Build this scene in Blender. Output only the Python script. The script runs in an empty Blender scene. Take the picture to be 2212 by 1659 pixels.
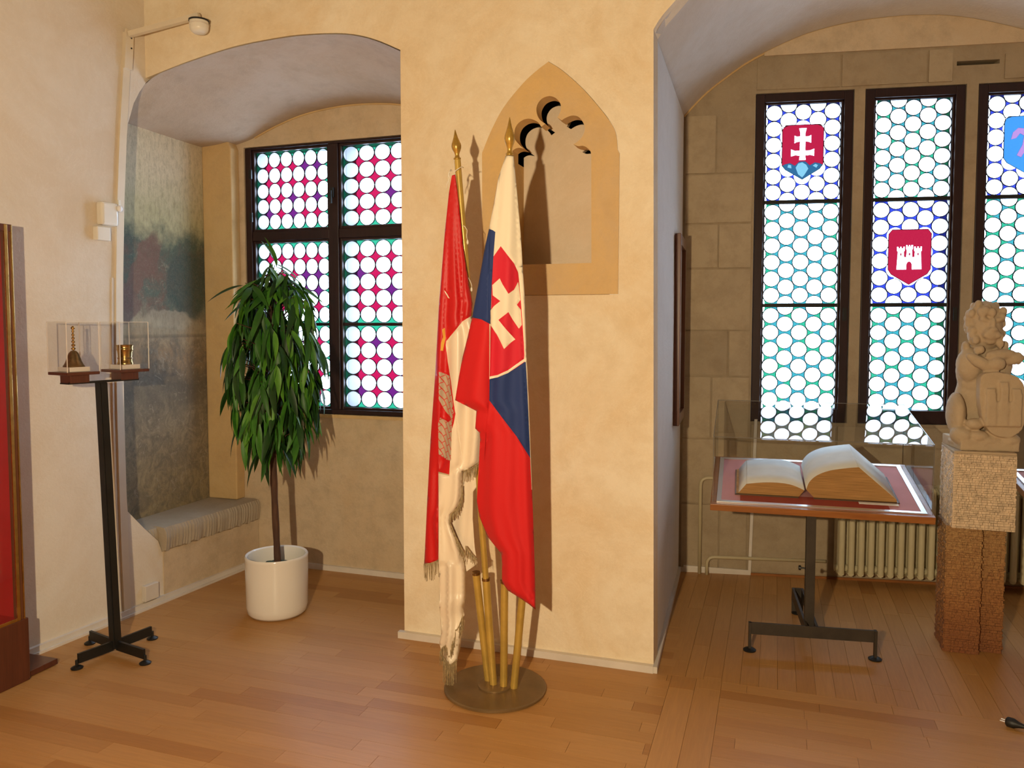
import bpy, bmesh, math, random
from mathutils import Vector, Matrix, Euler, noise
from mathutils.geometry import tessellate_polygon, delaunay_2d_cdt
random.seed(7)
R = math.radians
S = bpy.context.scene
COL = S.collection

# ------------------------------------------------------------------ camera, light, exposure
FPX, CXP, CYP, PITCH, YAW, EYE = 1700., 1106., 795., R(3.2), R(18.5), 1.6
cd = bpy.data.cameras.new('camera'); cam = bpy.data.objects.new('camera', cd); COL.objects.link(cam)
cam.location = (0, 0, EYE)
cam.rotation_euler = Euler((R(90) - PITCH, 0, YAW), 'XYZ')
cd.sensor_width = 36; cd.lens = FPX / 2212 * 36
cd.shift_y = -(829.5 - CYP) / 2212
cd.clip_start = .02
S.camera = cam

w = bpy.data.worlds.new('overcast_sky'); S.world = w; w.use_nodes = True
bg = w.node_tree.nodes['Background']
bg.inputs[0].default_value = (.60, .77, 1.0, 1); bg.inputs[1].default_value = 13.

def lamp(name, kind, loc, power, color, **kw):
    l = bpy.data.lights.new(name, kind); o = bpy.data.objects.new(name, l); COL.objects.link(o)
    o.location = loc; l.energy = power; l.color = color
    for k, v in kw.items(): setattr(l, k, v)
    return o
# the warm light that stands to the left of the photographer, and an added dim warm fill for unseen room lights behind
lamp('warm_flash', 'POINT', (-.5, -.3, 1.72), 415, (1, .79, .50), shadow_soft_size=.025)
o = lamp('hall_fill', 'AREA', (.6, -2.6, 4.6), 8, (1, .80, .55), shape='RECTANGLE', size=2.6, size_y=1.6)
def portal(loc, rx, rz, sx, sy):
    o = lamp('window_portal', 'AREA', loc, 1, (1, 1, 1), shape='RECTANGLE', size=sx, size_y=sy)
    o.data.cycles.is_portal = True
    o.rotation_euler = Euler((R(rx), 0, rz), 'XYZ')
portal((-2.66, 4.72, 1.88), -90, 0, 1.4, 1.9)
portal((.78, 5.60, 2.02), -90, math.atan2(.245, 1.556), 2.1, 2.1)
S.view_settings.view_transform = 'Standard'; S.view_settings.look = 'None'
S.view_settings.exposure = 0; S.view_settings.gamma = 1
S.view_settings.use_curve_mapping = False

# ------------------------------------------------------------------ measuring helpers (sight line -> point on a real plane)
_f = Vector((-math.sin(YAW) * math.cos(PITCH), math.cos(YAW) * math.cos(PITCH), -math.sin(PITCH)))
_r = Vector((math.cos(YAW), math.sin(YAW), 0)); _u = _r.cross(_f)
EYEP = Vector((0, 0, EYE))
def ray(x, y): return _f + _r * ((x - CXP) / FPX) - _u * ((y - CYP) / FPX)
def zpl(x, y, z=0.):
    d = ray(x, y); return EYEP + d * ((z - EYE) / d.z)
def ypl(x, y, Y):
    d = ray(x, y); return EYEP + d * (Y / d.y)
def vpl(x, y, p, q):
    d = ray(x, y); nx, ny = q[1] - p[1], p[0] - q[0]
    return EYEP + d * ((nx * p[0] + ny * p[1]) / (nx * d.x + ny * d.y))

# ------------------------------------------------------------------ materials
def nodes(name):
    m = bpy.data.materials.new(name); m.use_nodes = True
    nt = m.node_tree; return m, nt, nt.nodes['Principled BSDF']
def N(nt, t, **kw):
    n = nt.nodes.new(t)
    for k, v in kw.items():
        if k in n.bl_rna.properties.keys(): setattr(n, k, v)
        else: n.inputs[k].default_value = v
    return n
def rgb(c): return (c[0], c[1], c[2], 1)
def mixc(nt, fac, a, b, blend='MIX'):
    n = nt.nodes.new('ShaderNodeMix'); n.data_type = 'RGBA'; n.blend_type = blend
    for s, v in ((n.inputs[0], fac), (n.inputs[6], a), (n.inputs[7], b)):
        if hasattr(v, 'links') or hasattr(v, 'is_output'): nt.links.new(v, s)
        elif isinstance(v, (int, float)): s.default_value = v
        else: s.default_value = rgb(v)
    return n.outputs[2]
def ramp(nt, src, stops):
    n = nt.nodes.new('ShaderNodeValToRGB'); nt.links.new(src, n.inputs[0]); e = n.color_ramp.elements
    while len(e) < len(stops): e.new(.5)
    for i, (p, c) in enumerate(stops):
        e[i].position = p; e[i].color = rgb(c) if not isinstance(c, (int, float)) else (c, c, c, 1)
    return n.outputs[0]
def pos(nt): return nt.nodes.new('ShaderNodeNewGeometry').outputs['Position']
def noi(nt, vec, scale, detail=5, rough=.6, stretch=None, dist=0.):
    if stretch:
        mp = nt.nodes.new('ShaderNodeMapping'); mp.inputs['Scale'].default_value = stretch
        nt.links.new(vec, mp.inputs[0]); vec = mp.outputs[0]
    n = N(nt, 'ShaderNodeTexNoise'); n.inputs['Scale'].default_value = scale; n.inputs['Detail'].default_value = detail
    n.inputs['Roughness'].default_value = rough; n.inputs['Distortion'].default_value = dist
    nt.links.new(vec, n.inputs['Vector']); return n.outputs[0]
def bump(nt, b, src, strength, dist=.01):
    n = nt.nodes.new('ShaderNodeBump'); n.inputs['Strength'].default_value = strength; n.inputs['Distance'].default_value = dist
    nt.links.new(src, n.inputs['Height']); nt.links.new(n.outputs[0], b.inputs['Normal'])
def plain(name, c, rough=.5, metal=0., var=.0, vs=8, bmp=0., bs=60, coat=0., spec=.5, sheen=0., stretch=None, c2=None):
    m, nt, b = nodes(name)
    b.inputs['Roughness'].default_value = rough; b.inputs['Metallic'].default_value = metal
    b.inputs['Specular IOR Level'].default_value = spec
    if coat: b.inputs['Coat Weight'].default_value = coat; b.inputs['Coat Roughness'].default_value = .08
    if sheen: b.inputs['Sheen Weight'].default_value = sheen
    p = pos(nt)
    c2 = c2 or tuple(x * (1 - var) for x in c)
    f = ramp(nt, noi(nt, p, vs, stretch=stretch), [(.35, 0.), (.65, 1.)])
    nt.links.new(mixc(nt, f, c, c2), b.inputs['Base Color'])
    if bmp: bump(nt, b, noi(nt, p, bs, stretch=stretch), bmp, .004)
    return m
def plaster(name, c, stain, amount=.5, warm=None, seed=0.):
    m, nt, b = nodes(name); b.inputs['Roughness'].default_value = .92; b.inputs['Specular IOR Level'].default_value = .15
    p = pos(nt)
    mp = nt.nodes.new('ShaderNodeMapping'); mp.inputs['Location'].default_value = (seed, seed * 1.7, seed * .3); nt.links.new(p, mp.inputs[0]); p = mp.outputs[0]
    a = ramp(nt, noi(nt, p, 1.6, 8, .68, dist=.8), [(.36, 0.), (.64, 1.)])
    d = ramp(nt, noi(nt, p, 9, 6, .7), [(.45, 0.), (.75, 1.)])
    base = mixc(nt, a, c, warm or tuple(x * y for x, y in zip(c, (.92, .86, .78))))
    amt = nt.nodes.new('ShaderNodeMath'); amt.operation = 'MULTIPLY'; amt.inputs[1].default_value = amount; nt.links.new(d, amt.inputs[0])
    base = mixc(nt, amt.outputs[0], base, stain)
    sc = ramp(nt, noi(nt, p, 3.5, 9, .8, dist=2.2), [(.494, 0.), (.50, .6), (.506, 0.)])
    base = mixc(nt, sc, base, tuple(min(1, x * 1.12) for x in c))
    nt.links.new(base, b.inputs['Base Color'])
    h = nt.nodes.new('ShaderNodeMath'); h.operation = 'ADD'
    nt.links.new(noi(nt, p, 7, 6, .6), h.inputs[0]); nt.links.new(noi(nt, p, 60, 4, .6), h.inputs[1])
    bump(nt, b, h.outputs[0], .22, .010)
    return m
M = {}
M['plaster'] = plaster('plaster_warm', (.86, .77, .60), (.66, .52, .33), .45, warm=(.79, .64, .43))
M['hall'] = plain('hall_bounce_dark', (.16, .11, .07), .8, var=.2)  # unseen ceiling and rear wall, coloured dark to cut bounced light
M['leftwall'] = plaster('plaster_pale', (.73, .67, .58), (.65, .57, .46), .3, seed=3)
M['whiteplaster'] = plaster('plaster_white', (.76, .72, .66), (.62, .56, .48), .3, seed=5)
M['reveal'] = plaster('plaster_cool_white', (.82, .82, .82), (.70, .69, .68), .3, warm=(.78, .78, .77), seed=6)
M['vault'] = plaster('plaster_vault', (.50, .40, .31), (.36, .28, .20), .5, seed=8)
M['vault_white'] = plaster('plaster_vault_white', (.64, .60, .55), (.5, .45, .38), .35, seed=9)
M['recess'] = plaster('plaster_recess', (.62, .50, .35), (.42, .33, .22), .8, seed=11)
M['sandstone'] = plaster('sandstone', (.70, .47, .20), (.56, .38, .19), .5, warm=(.62, .45, .26), seed=14)
M['ashlar'] = plaster('ashlar_stone', (.40, .31, .20), (.28, .21, .13), .75, warm=(.34, .27, .18), seed=17)
M['ashlar2'] = plaster('ashlar_stone_pale', (.44, .35, .23), (.31, .235, .15), .75, warm=(.38, .30, .20), seed=19)
M['jamb'] = plaster('jamb_stone', (.62, .44, .22), (.44, .31, .17), .5, seed=21)
M['bench'] = plaster('bench_stone', (.42, .36, .28), (.33, .28, .21), .6, seed=23)
M['nicheback'] = plaster('niche_plaster', (.70, .60, .47), (.58, .49, .36), .4, seed=25)

def mural():
    m, nt, b = nodes('faded_mural'); b.inputs['Roughness'].default_value = .8
    p = pos(nt)
    sep = nt.nodes.new('ShaderNodeSeparateXYZ'); nt.links.new(p, sep.inputs[0])
    warp = noi(nt, p, 4.5, 6, .65)
    def madd(a, k, c):
        n = nt.nodes.new('ShaderNodeMath'); n.operation = 'MULTIPLY_ADD'; n.inputs[1].default_value = k; n.inputs[2].default_value = c
        nt.links.new(a, n.inputs[0]); return n.outputs[0]
    z0 = madd(sep.outputs[2], 1 / 2.8, 0)
    n = nt.nodes.new('ShaderNodeMath'); n.operation = 'ADD'; nt.links.new(z0, n.inputs[0]); nt.links.new(madd(warp, .16, -.08), n.inputs[1])
    z = n.outputs[0]
    zr = lambda v: v / 2.8
    base = ramp(nt, z, [(zr(.45), (.30, .23, .12)), (zr(1.0), (.30, .24, .15)), (zr(1.22), (.12, .10, .07)), (zr(1.42), (.34, .22, .11)), (zr(1.60), (.36, .30, .19)), (zr(1.74), (.075, .11, .08)), (zr(2.10), (.06, .095, .065)), (zr(2.22), (.44, .40, .22)), (zr(2.6), (.62, .53, .36))])
    mot = ramp(nt, noi(nt, p, 9, 9, .78, dist=1.2), [(.42, 0.), (.58, 1.)])
    low = ramp(nt, z0, [(zr(1.50), .7), (zr(1.54), .15), (zr(2.1), .1), (zr(2.2), .0)])
    kk = nt.nodes.new('ShaderNodeMath'); kk.operation = 'MULTIPLY'; nt.links.new(mot, kk.inputs[0]); nt.links.new(low, kk.inputs[1])
    base = mixc(nt, kk.outputs[0], base, (.13, .105, .075))
    det = ramp(nt, noi(nt, p, 6.5, 8, .75, dist=1.), [(.4, 0.), (.62, 1.)])
    band = ramp(nt, z, [(zr(1.55), 0.), (zr(1.7), .85), (zr(2.02), .85), (zr(2.14), 0.)])
    k = nt.nodes.new('ShaderNodeMath'); k.operation = 'MULTIPLY'; nt.links.new(det, k.inputs[0]); nt.links.new(band, k.inputs[1])
    c = mixc(nt, k.outputs[0], base, (.17, .085, .055))
    light = ramp(nt, noi(nt, p, 11, 8, .8, dist=2.), [(.56, 0.), (.63, 1.)])
    k2 = nt.nodes.new('ShaderNodeMath'); k2.operation = 'MULTIPLY'; nt.links.new(light, k2.inputs[0]); nt.links.new(ramp(nt, z, [(zr(1.5), .75), (zr(2.1), .5), (zr(2.2), .05)]), k2.inputs[1])
    c = mixc(nt, k2.outputs[0], c, (.36, .30, .21))
    # the faded red drapery of a figure and the dark blue-green field beside it
    def spot(yc, zc, ry, rz_, tilt, col, amt, c):
        mp2 = nt.nodes.new('ShaderNodeMapping'); mp2.vector_type = 'TEXTURE'; mp2.inputs['Location'].default_value = (XMUR, yc, zc)
        mp2.inputs['Rotation'].default_value = (tilt, 0, 0); mp2.inputs['Scale'].default_value = (9, ry, rz_)
        wv = nt.nodes.new('ShaderNodeTexNoise'); wv.inputs['Scale'].default_value = 7; wv.inputs['Detail'].default_value = 6; nt.links.new(p, wv.inputs['Vector'])
        va = nt.nodes.new('ShaderNodeVectorMath'); va.operation = 'MULTIPLY_ADD'; va.inputs[1].default_value = (.22, .22, .22); nt.links.new(wv.outputs['Color'], va.inputs[0]); nt.links.new(p, va.inputs[2])
        vb = nt.nodes.new('ShaderNodeVectorMath'); vb.operation = 'SUBTRACT'; vb.inputs[1].default_value = (.11, .11, .11); nt.links.new(va.outputs[0], vb.inputs[0])
        nt.links.new(vb.outputs[0], mp2.inputs[0]); ln_ = nt.nodes.new('ShaderNodeVectorMath'); ln_.operation = 'LENGTH'; nt.links.new(mp2.outputs[0], ln_.inputs[0])
        return mixc(nt, ramp(nt, ln_.outputs['Value'], [(.80, amt), (1.0, 0.)]), c, col)
    XMUR = -3.6
    c = spot(4.18, 1.86, .20, .24, .2, (.045, .070, .055), .85, c)
    c = spot(3.78, 1.93, .085, .30, -.55, (.165, .085, .058), .88, c)
    c = spot(3.66, 1.72, .10, .12, 0, (.14, .08, .06), .8, c)
    c = spot(4.02, 1.62, .22, .07, 0, (.38, .32, .22), .6, c)
    c = mixc(nt, ramp(nt, noi(nt, p, 16, 6, .7, dist=3.), [(.485, 0.), (.5, .45), (.515, 0.)]), c, (.34, .28, .20))
    sp = ramp(nt, noi(nt, p, 40, 6, .8, stretch=(1, 1, .4)), [(.45, 0.), (.7, .5)])
    c = mixc(nt, sp, c, (.10, .085, .05))
    ln = ramp(nt, z0, [(zr(1.515), 0.), (zr(1.525), .8), (zr(1.535), 0.)])
    c = mixc(nt, ln, c, (.06, .045, .03))
    nt.links.new(c, b.inputs['Base Color']); bump(nt, b, noi(nt, p, 30, 6, .7), .4, .006)
    return m
M['mural'] = mural()

def wood(name, c, c2, rough, grain=(60, 60, 3), coat=0., bmp=.1):
    m, nt, b = nodes(name); b.inputs['Roughness'].default_value = rough; b.inputs['Specular IOR Level'].default_value = .35
    if coat: b.inputs['Coat Weight'].default_value = coat; b.inputs['Coat Roughness'].default_value = .28
    p = pos(nt)
    g = ramp(nt, noi(nt, p, 1., 6, .65, stretch=grain, dist=.6), [(.3, 0.), (.7, 1.)])
    nt.links.new(mixc(nt, g, c, c2), b.inputs['Base Color'])
    bump(nt, b, g, bmp, .001); return m
tones = [(.49, .245, .075), (.46, .222, .065), (.52, .265, .085), (.42, .192, .052), (.505, .255, .08), (.475, .235, .07)]
for i, t in enumerate(tones):
    c2 = tuple(x * .84 for x in t)
    M['boardx%d' % i] = wood('parquet_oak_%d' % i, t, c2, .5, (5, 90, 90), .12)
    M['boardy%d' % i] = wood('parquet_oak_turned_%d' % i, t, c2, .5, (90, 5, 90), .12)
M['shadestone'] = plaster('shade_darkened_stone', (.036, .036, .036), (.02, .02, .02), .5, seed=40)  # stone darkened in colour to dim the sky-lit reveal and the niche cavity
M['joint'] = plain('floor_joint', (.20, .09, .032), .6)
M['darkwood'] = wood('window_frame_wood', (.018, .008, .008), (.032, .012, .011), .4)
M['cabwood'] = wood('cabinet_mahogany', (.075, .022, .012), (.12, .035, .018), .3, coat=.3)
M['framewood'] = wood('picture_frame_wood', (.16, .06, .028), (.10, .036, .018), .35)
M['tablewood'] = wood('table_edge_wood', (.36, .14, .036), (.25, .085, .022), .4, (4, 60, 60), .2)
M['trim'] = plain('white_trim', (.72, .66, .58), .45, var=.12, vs=5)
M['duct'] = plain('cream_duct', (.74, .65, .50), .4, var=.06)
M['cream'] = plain('cream_plastic', (.80, .76, .66), .35, var=.05)
M['blacksteel'] = plain('black_steel', (.018, .018, .017), .45, .3, var=.3)
M['darksteel'] = plain('grey_brown_steel', (.060, .048, .036), .5, .3, var=.3)
M['black'] = plain('black_plastic', (.01, .01, .01), .5)
M['brass'] = plain('brass', (.62, .40, .13), .24, 1., var=.3, vs=20)
M['bronze'] = plain('aged_bronze', (.42, .27, .12), .3, 1., var=.5, vs=30)
M['gold'] = plain('gold_paint', (.60, .40, .09), .3, .35, var=.2, vs=12)
M['finial'] = plain('finial_gilding', (.58, .35, .07), .28, .5, var=.35, vs=30)
M['goldisc'] = plain('dull_gold_disc', (.25, .16, .07), .4, .45, var=.25, vs=6)
M['potwhite'] = plain('glazed_white', (.80, .77, .72), .14, coat=.3)
M['moss'] = plain('dark_moss', (.03, .06, .03), .9, var=.5, vs=60, bmp=.8)
M['bark'] = plain('brown_bark', (.10, .042, .020), .75, var=.5, vs=40, bmp=.7, stretch=(1, 1, .2))
for i, (c, c2) in enumerate([((.030, .120, .014), (.018, .075, .010)), ((.05, .185, .018), (.03, .12, .014)), ((.10, .27, .025), (.06, .19, .018)), ((.016, .060, .010), (.010, .035, .008))]):
    M['leaf%d' % i] = plain('leaf_green_%d' % i, c, .45, spec=.3, var=.3, vs=14, c2=c2)
M['redcloth'] = plain('red_lining', (.42, .012, .014), .85, var=.15, vs=3)
M['sheenfelt'] = plain('pink_felt_glass_sheen', (.64, .27, .27), .9, var=.1)  # pink felt paled by the window's reflection on the glass, put into its colour
M['redfelt'] = plain('red_felt', (.35, .03, .02), .9, var=.1)
M['steelstrip'] = plain('aluminium_strip', (.72, .74, .76), .3, .8)
M['paper'] = plain('aged_paper', (.80, .76, .68), .85, var=.08, vs=14)
M['pageedge'] = plain('page_edges', (.52, .27, .085), .8, var=.4, vs=1, stretch=(6, 6, 260), bmp=.3, bs=1)
M['cover'] = plain('book_cover', (.09, .05, .03), .6)
M['card'] = plain('white_card', (.85, .82, .78), .7)
M['radiator'] = plain('radiator_paint', (.60, .53, .33), .4, var=.08)
M['pipe'] = plain('pipe_paint', (.52, .44, .27), .4)
M['statue'] = plaster('statue_stone', (.50, .39, .26), (.38, .29, .19), .5, warm=(.45, .35, .24), seed=31)
M['tile'] = plain('pale_stone_tile', (.78, .61, .42), .85, var=.35, vs=30, bmp=.4)
M['shaft'] = None
def shaft_mat():
    m, nt, b = nodes('mosaic_shaft_stone'); b.inputs['Roughness'].default_value = .8
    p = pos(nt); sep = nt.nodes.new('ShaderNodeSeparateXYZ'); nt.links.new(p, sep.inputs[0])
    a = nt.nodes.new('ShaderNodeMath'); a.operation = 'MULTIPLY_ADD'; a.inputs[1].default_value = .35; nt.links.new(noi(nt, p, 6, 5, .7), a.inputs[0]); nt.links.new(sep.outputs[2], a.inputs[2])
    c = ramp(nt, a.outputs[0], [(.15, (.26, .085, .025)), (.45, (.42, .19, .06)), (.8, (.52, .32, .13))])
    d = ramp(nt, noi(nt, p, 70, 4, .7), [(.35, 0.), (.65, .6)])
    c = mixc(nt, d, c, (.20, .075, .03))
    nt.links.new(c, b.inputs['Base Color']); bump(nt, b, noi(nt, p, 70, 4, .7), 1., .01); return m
M['shaft'] = shaft_mat()
M['lead'] = plain('lead_came', (.03, .03, .04), .5, .4)
def cloth(name, c, satin=0.):
    m, nt, b = nodes(name); b.inputs['Roughness'].default_value = .75 - satin * .4
    b.inputs['Base Color'].default_value = rgb(c); b.inputs['Sheen Weight'].default_value = .03
    wv = noi(nt, pos(nt), 700, 2, .5); bump(nt, b, wv, .06, .0006); return m
M['cred'] = cloth('flag_red', (.60, .005, .008)); M['cwhite'] = cloth('flag_white', (.80, .72, .56))
M['cblue'] = cloth('flag_blue', (.010, .032, .15)); M['csatin'] = cloth('flag_satin_white', (.82, .70, .54), 1.)
M['credsatin'] = cloth('flag_satin_red', (.56, .005, .007), .6); M['cshield'] = cloth('flag_shield_red', (.60, .008, .03))
M['cgold'] = cloth('flag_gold_thread', (.75, .42, .06)); M['cback'] = cloth('flag_lining', (.50, .38, .24), .8)
M['fringe'] = plain('gold_fringe', (.42, .31, .16), .5, var=.5, vs=90)
M['cord'] = plain('white_cord', (.8, .74, .62), .8)
def castle_mat():
    m, nt, b = nodes('castle_masonry_print'); b.inputs['Roughness'].default_value = .7
    p = pos(nt); sep = nt.nodes.new('ShaderNodeSeparateXYZ'); nt.links.new(p, sep.inputs[0])
    cb = nt.nodes.new('ShaderNodeCombineXYZ'); nt.links.new(sep.outputs[0], cb.inputs[0]); nt.links.new(sep.outputs[2], cb.inputs[1])
    mp = nt.nodes.new('ShaderNodeMapping'); mp.inputs['Rotation'].default_value = (0, 0, R(62)); nt.links.new(cb.outputs[0], mp.inputs[0])
    br = nt.nodes.new('ShaderNodeTexBrick'); br.inputs['Color1'].default_value = rgb((.47, .37, .27)); br.inputs['Color2'].default_value = rgb((.44, .35, .25))
    br.inputs['Mortar'].default_value = rgb((.55, .03, .02)); br.inputs['Scale'].default_value = 1; br.inputs['Mortar Size'].default_value = .0016
    br.inputs['Brick Width'].default_value = .045; br.inputs['Row Height'].default_value = .02
    nt.links.new(mp.outputs[0], br.inputs[0]); nt.links.new(br.outputs[0], b.inputs['Base Color']); return m
M['castle'] = castle_mat()
def glass(name, tint=(1, 1, 1), refl=1.0, ior=1.45):
    m = bpy.data.materials.new(name); m.use_nodes = True; nt = m.node_tree; nt.nodes.clear()
    out = nt.nodes.new('ShaderNodeOutputMaterial'); mx = nt.nodes.new('ShaderNodeMixShader')
    fr = nt.nodes.new('ShaderNodeFresnel'); fr.inputs[0].default_value = ior
    k = nt.nodes.new('ShaderNodeMath'); k.operation = 'MULTIPLY'; k.inputs[1].default_value = refl
    t = nt.nodes.new('ShaderNodeBsdfTransparent'); t.inputs[0].default_value = rgb(tint)
    g = nt.nodes.new('ShaderNodeBsdfGlossy'); g.inputs['Roughness'].default_value = .02
    ge = nt.nodes.new('ShaderNodeNewGeometry'); inv = nt.nodes.new('ShaderNodeMath'); inv.operation = 'MULTIPLY_ADD'; inv.inputs[1].default_value = -refl; inv.inputs[2].default_value = refl
    nt.links.new(ge.outputs['Backfacing'], inv.inputs[0]); nt.links.new(inv.outputs[0], k.inputs[1]); nt.links.new(fr.outputs[0], k.inputs[0]); nt.links.new(k.outputs[0], mx.inputs[0]); nt.links.new(t.outputs[0], mx.inputs[1]); nt.links.new(g.outputs[0], mx.inputs[2])
    nt.links.new(mx.outputs[0], out.inputs[0]); return m
M['glass'] = glass('clear_glass', (.97, .98, .98))
M['acryl'] = glass('clear_acrylic', (.97, .965, .96))
M['acryledge'] = plain('acrylic_edge', (.80, .74, .68), .12, coat=1.)
def stained(name, tint, trans=.12, emb=(1, 1, 1)):
    m = bpy.data.materials.new(name); m.use_nodes = True; nt = m.node_tree; nt.nodes.clear()
    out = nt.nodes.new('ShaderNodeOutputMaterial'); mx = nt.nodes.new('ShaderNodeMixShader'); m2 = nt.nodes.new('ShaderNodeMixShader')
    tint = tuple(math.sqrt(x) for x in tint)      # each pane has two faces
    t = nt.nodes.new('ShaderNodeBsdfTransparent'); t.inputs[0].default_value = rgb(tint)
    tl = nt.nodes.new('ShaderNodeBsdfTranslucent'); tl.inputs[0].default_value = rgb(tuple(min(1, x) for x in tint))
    g = nt.nodes.new('ShaderNodeBsdfGlossy'); g.inputs['Roughness'].default_value = .15
    nt.links.new(t.outputs[0], mx.inputs[1]); nt.links.new(tl.outputs[0], mx.inputs[2]); mx.inputs[0].default_value = trans
    fr = nt.nodes.new('ShaderNodeFresnel'); fr.inputs[0].default_value = 1.4
    b = nt.nodes.new('ShaderNodeBump'); b.inputs['Strength'].default_value = .5; b.inputs['Distance'].default_value = .003
    nt.links.new(noi(nt, pos(nt), 35, 3), b.inputs['Height']); nt.links.new(b.outputs[0], g.inputs['Normal']); nt.links.new(b.outputs[0], tl.inputs['Normal'])
    ge = nt.nodes.new('ShaderNodeNewGeometry'); inv = nt.nodes.new('ShaderNodeMath'); inv.operation = 'MULTIPLY_ADD'; inv.inputs[1].default_value = -1; inv.inputs[2].default_value = 1
    k = nt.nodes.new('ShaderNodeMath'); k.operation = 'MULTIPLY'; nt.links.new(ge.outputs['Backfacing'], inv.inputs[0]); nt.links.new(inv.outputs[0], k.inputs[0]); nt.links.new(fr.outputs[0], k.inputs[1]); nt.links.new(k.outputs[0], m2.inputs[0]); nt.links.new(mx.outputs[0], m2.inputs[1]); nt.links.new(g.outputs[0], m2.inputs[2])
    nt.links.new(m2.outputs[0], out.inputs[0]); return m
M['roundel'] = stained('roundel_glass', (.93, .95, .96))
M['gred'] = stained('ruby_glass', (0.0992, 0.0012, 0.0112)); M['gpurple'] = stained('plum_glass', (0.0279, 0.0025, 0.0248))
M['ggreen'] = stained('green_glass', (0.0062, 0.0744, 0.0372)); M['gteal'] = stained('teal_glass', (0.0093, 0.0620, 0.0620))
M['gblue'] = stained('cobalt_glass', (0.0074, 0.0112, 0.0992)); M['gshield'] = stained('scarlet_glass', (0.0806, 0.0019, 0.0062))
M['gsky'] = stained('azure_glass', (0.0093, 0.0434, 0.0992)); M['gpale'] = stained('pale_aqua_glass', (0.0372, 0.0744, 0.0806)); M['gdkteal'] = stained('deep_teal_glass', (0.0050, 0.0186, 0.0310))
M['gwhite'] = stained('white_glass', (.95, .95, .95)); M['gpink'] = stained('pink_glass', (0.0806, 0.0372, 0.0744))

# ------------------------------------------------------------------ object helpers
def link(o, parent=None):
    COL.objects.link(o)
    if parent is not None: o.parent = parent
    return o
ORG = {}
def org(o):
    return ORG.get(o.name, Vector((0, 0, 0))) if o is not None else Vector((0, 0, 0))
def tag(o, label=None, cat=None, group=None, kind=None):
    if label: o['label'] = label
    if cat: o['category'] = cat
    if group: o['group'] = group
    if kind: o['kind'] = kind
    return o
def thing(name, label, cat, loc, group=None, rotz=0.):
    o = bpy.data.objects.new(name, None); o.empty_display_size = .1; link(o); o.location = loc; o.rotation_euler = (0, 0, rotz)
    ORG[o.name] = Vector(loc); return tag(o, label, cat, group)
def inpoly(x, z, P):
    c = False
    for i in range(len(P)):
        (xa, za), (xb, zb_) = P[i - 1], P[i]
        if (za > z) != (zb_ > z) and x < (xb - xa) * (z - za) / (zb_ - za) + xa: c = not c
    return c
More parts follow.
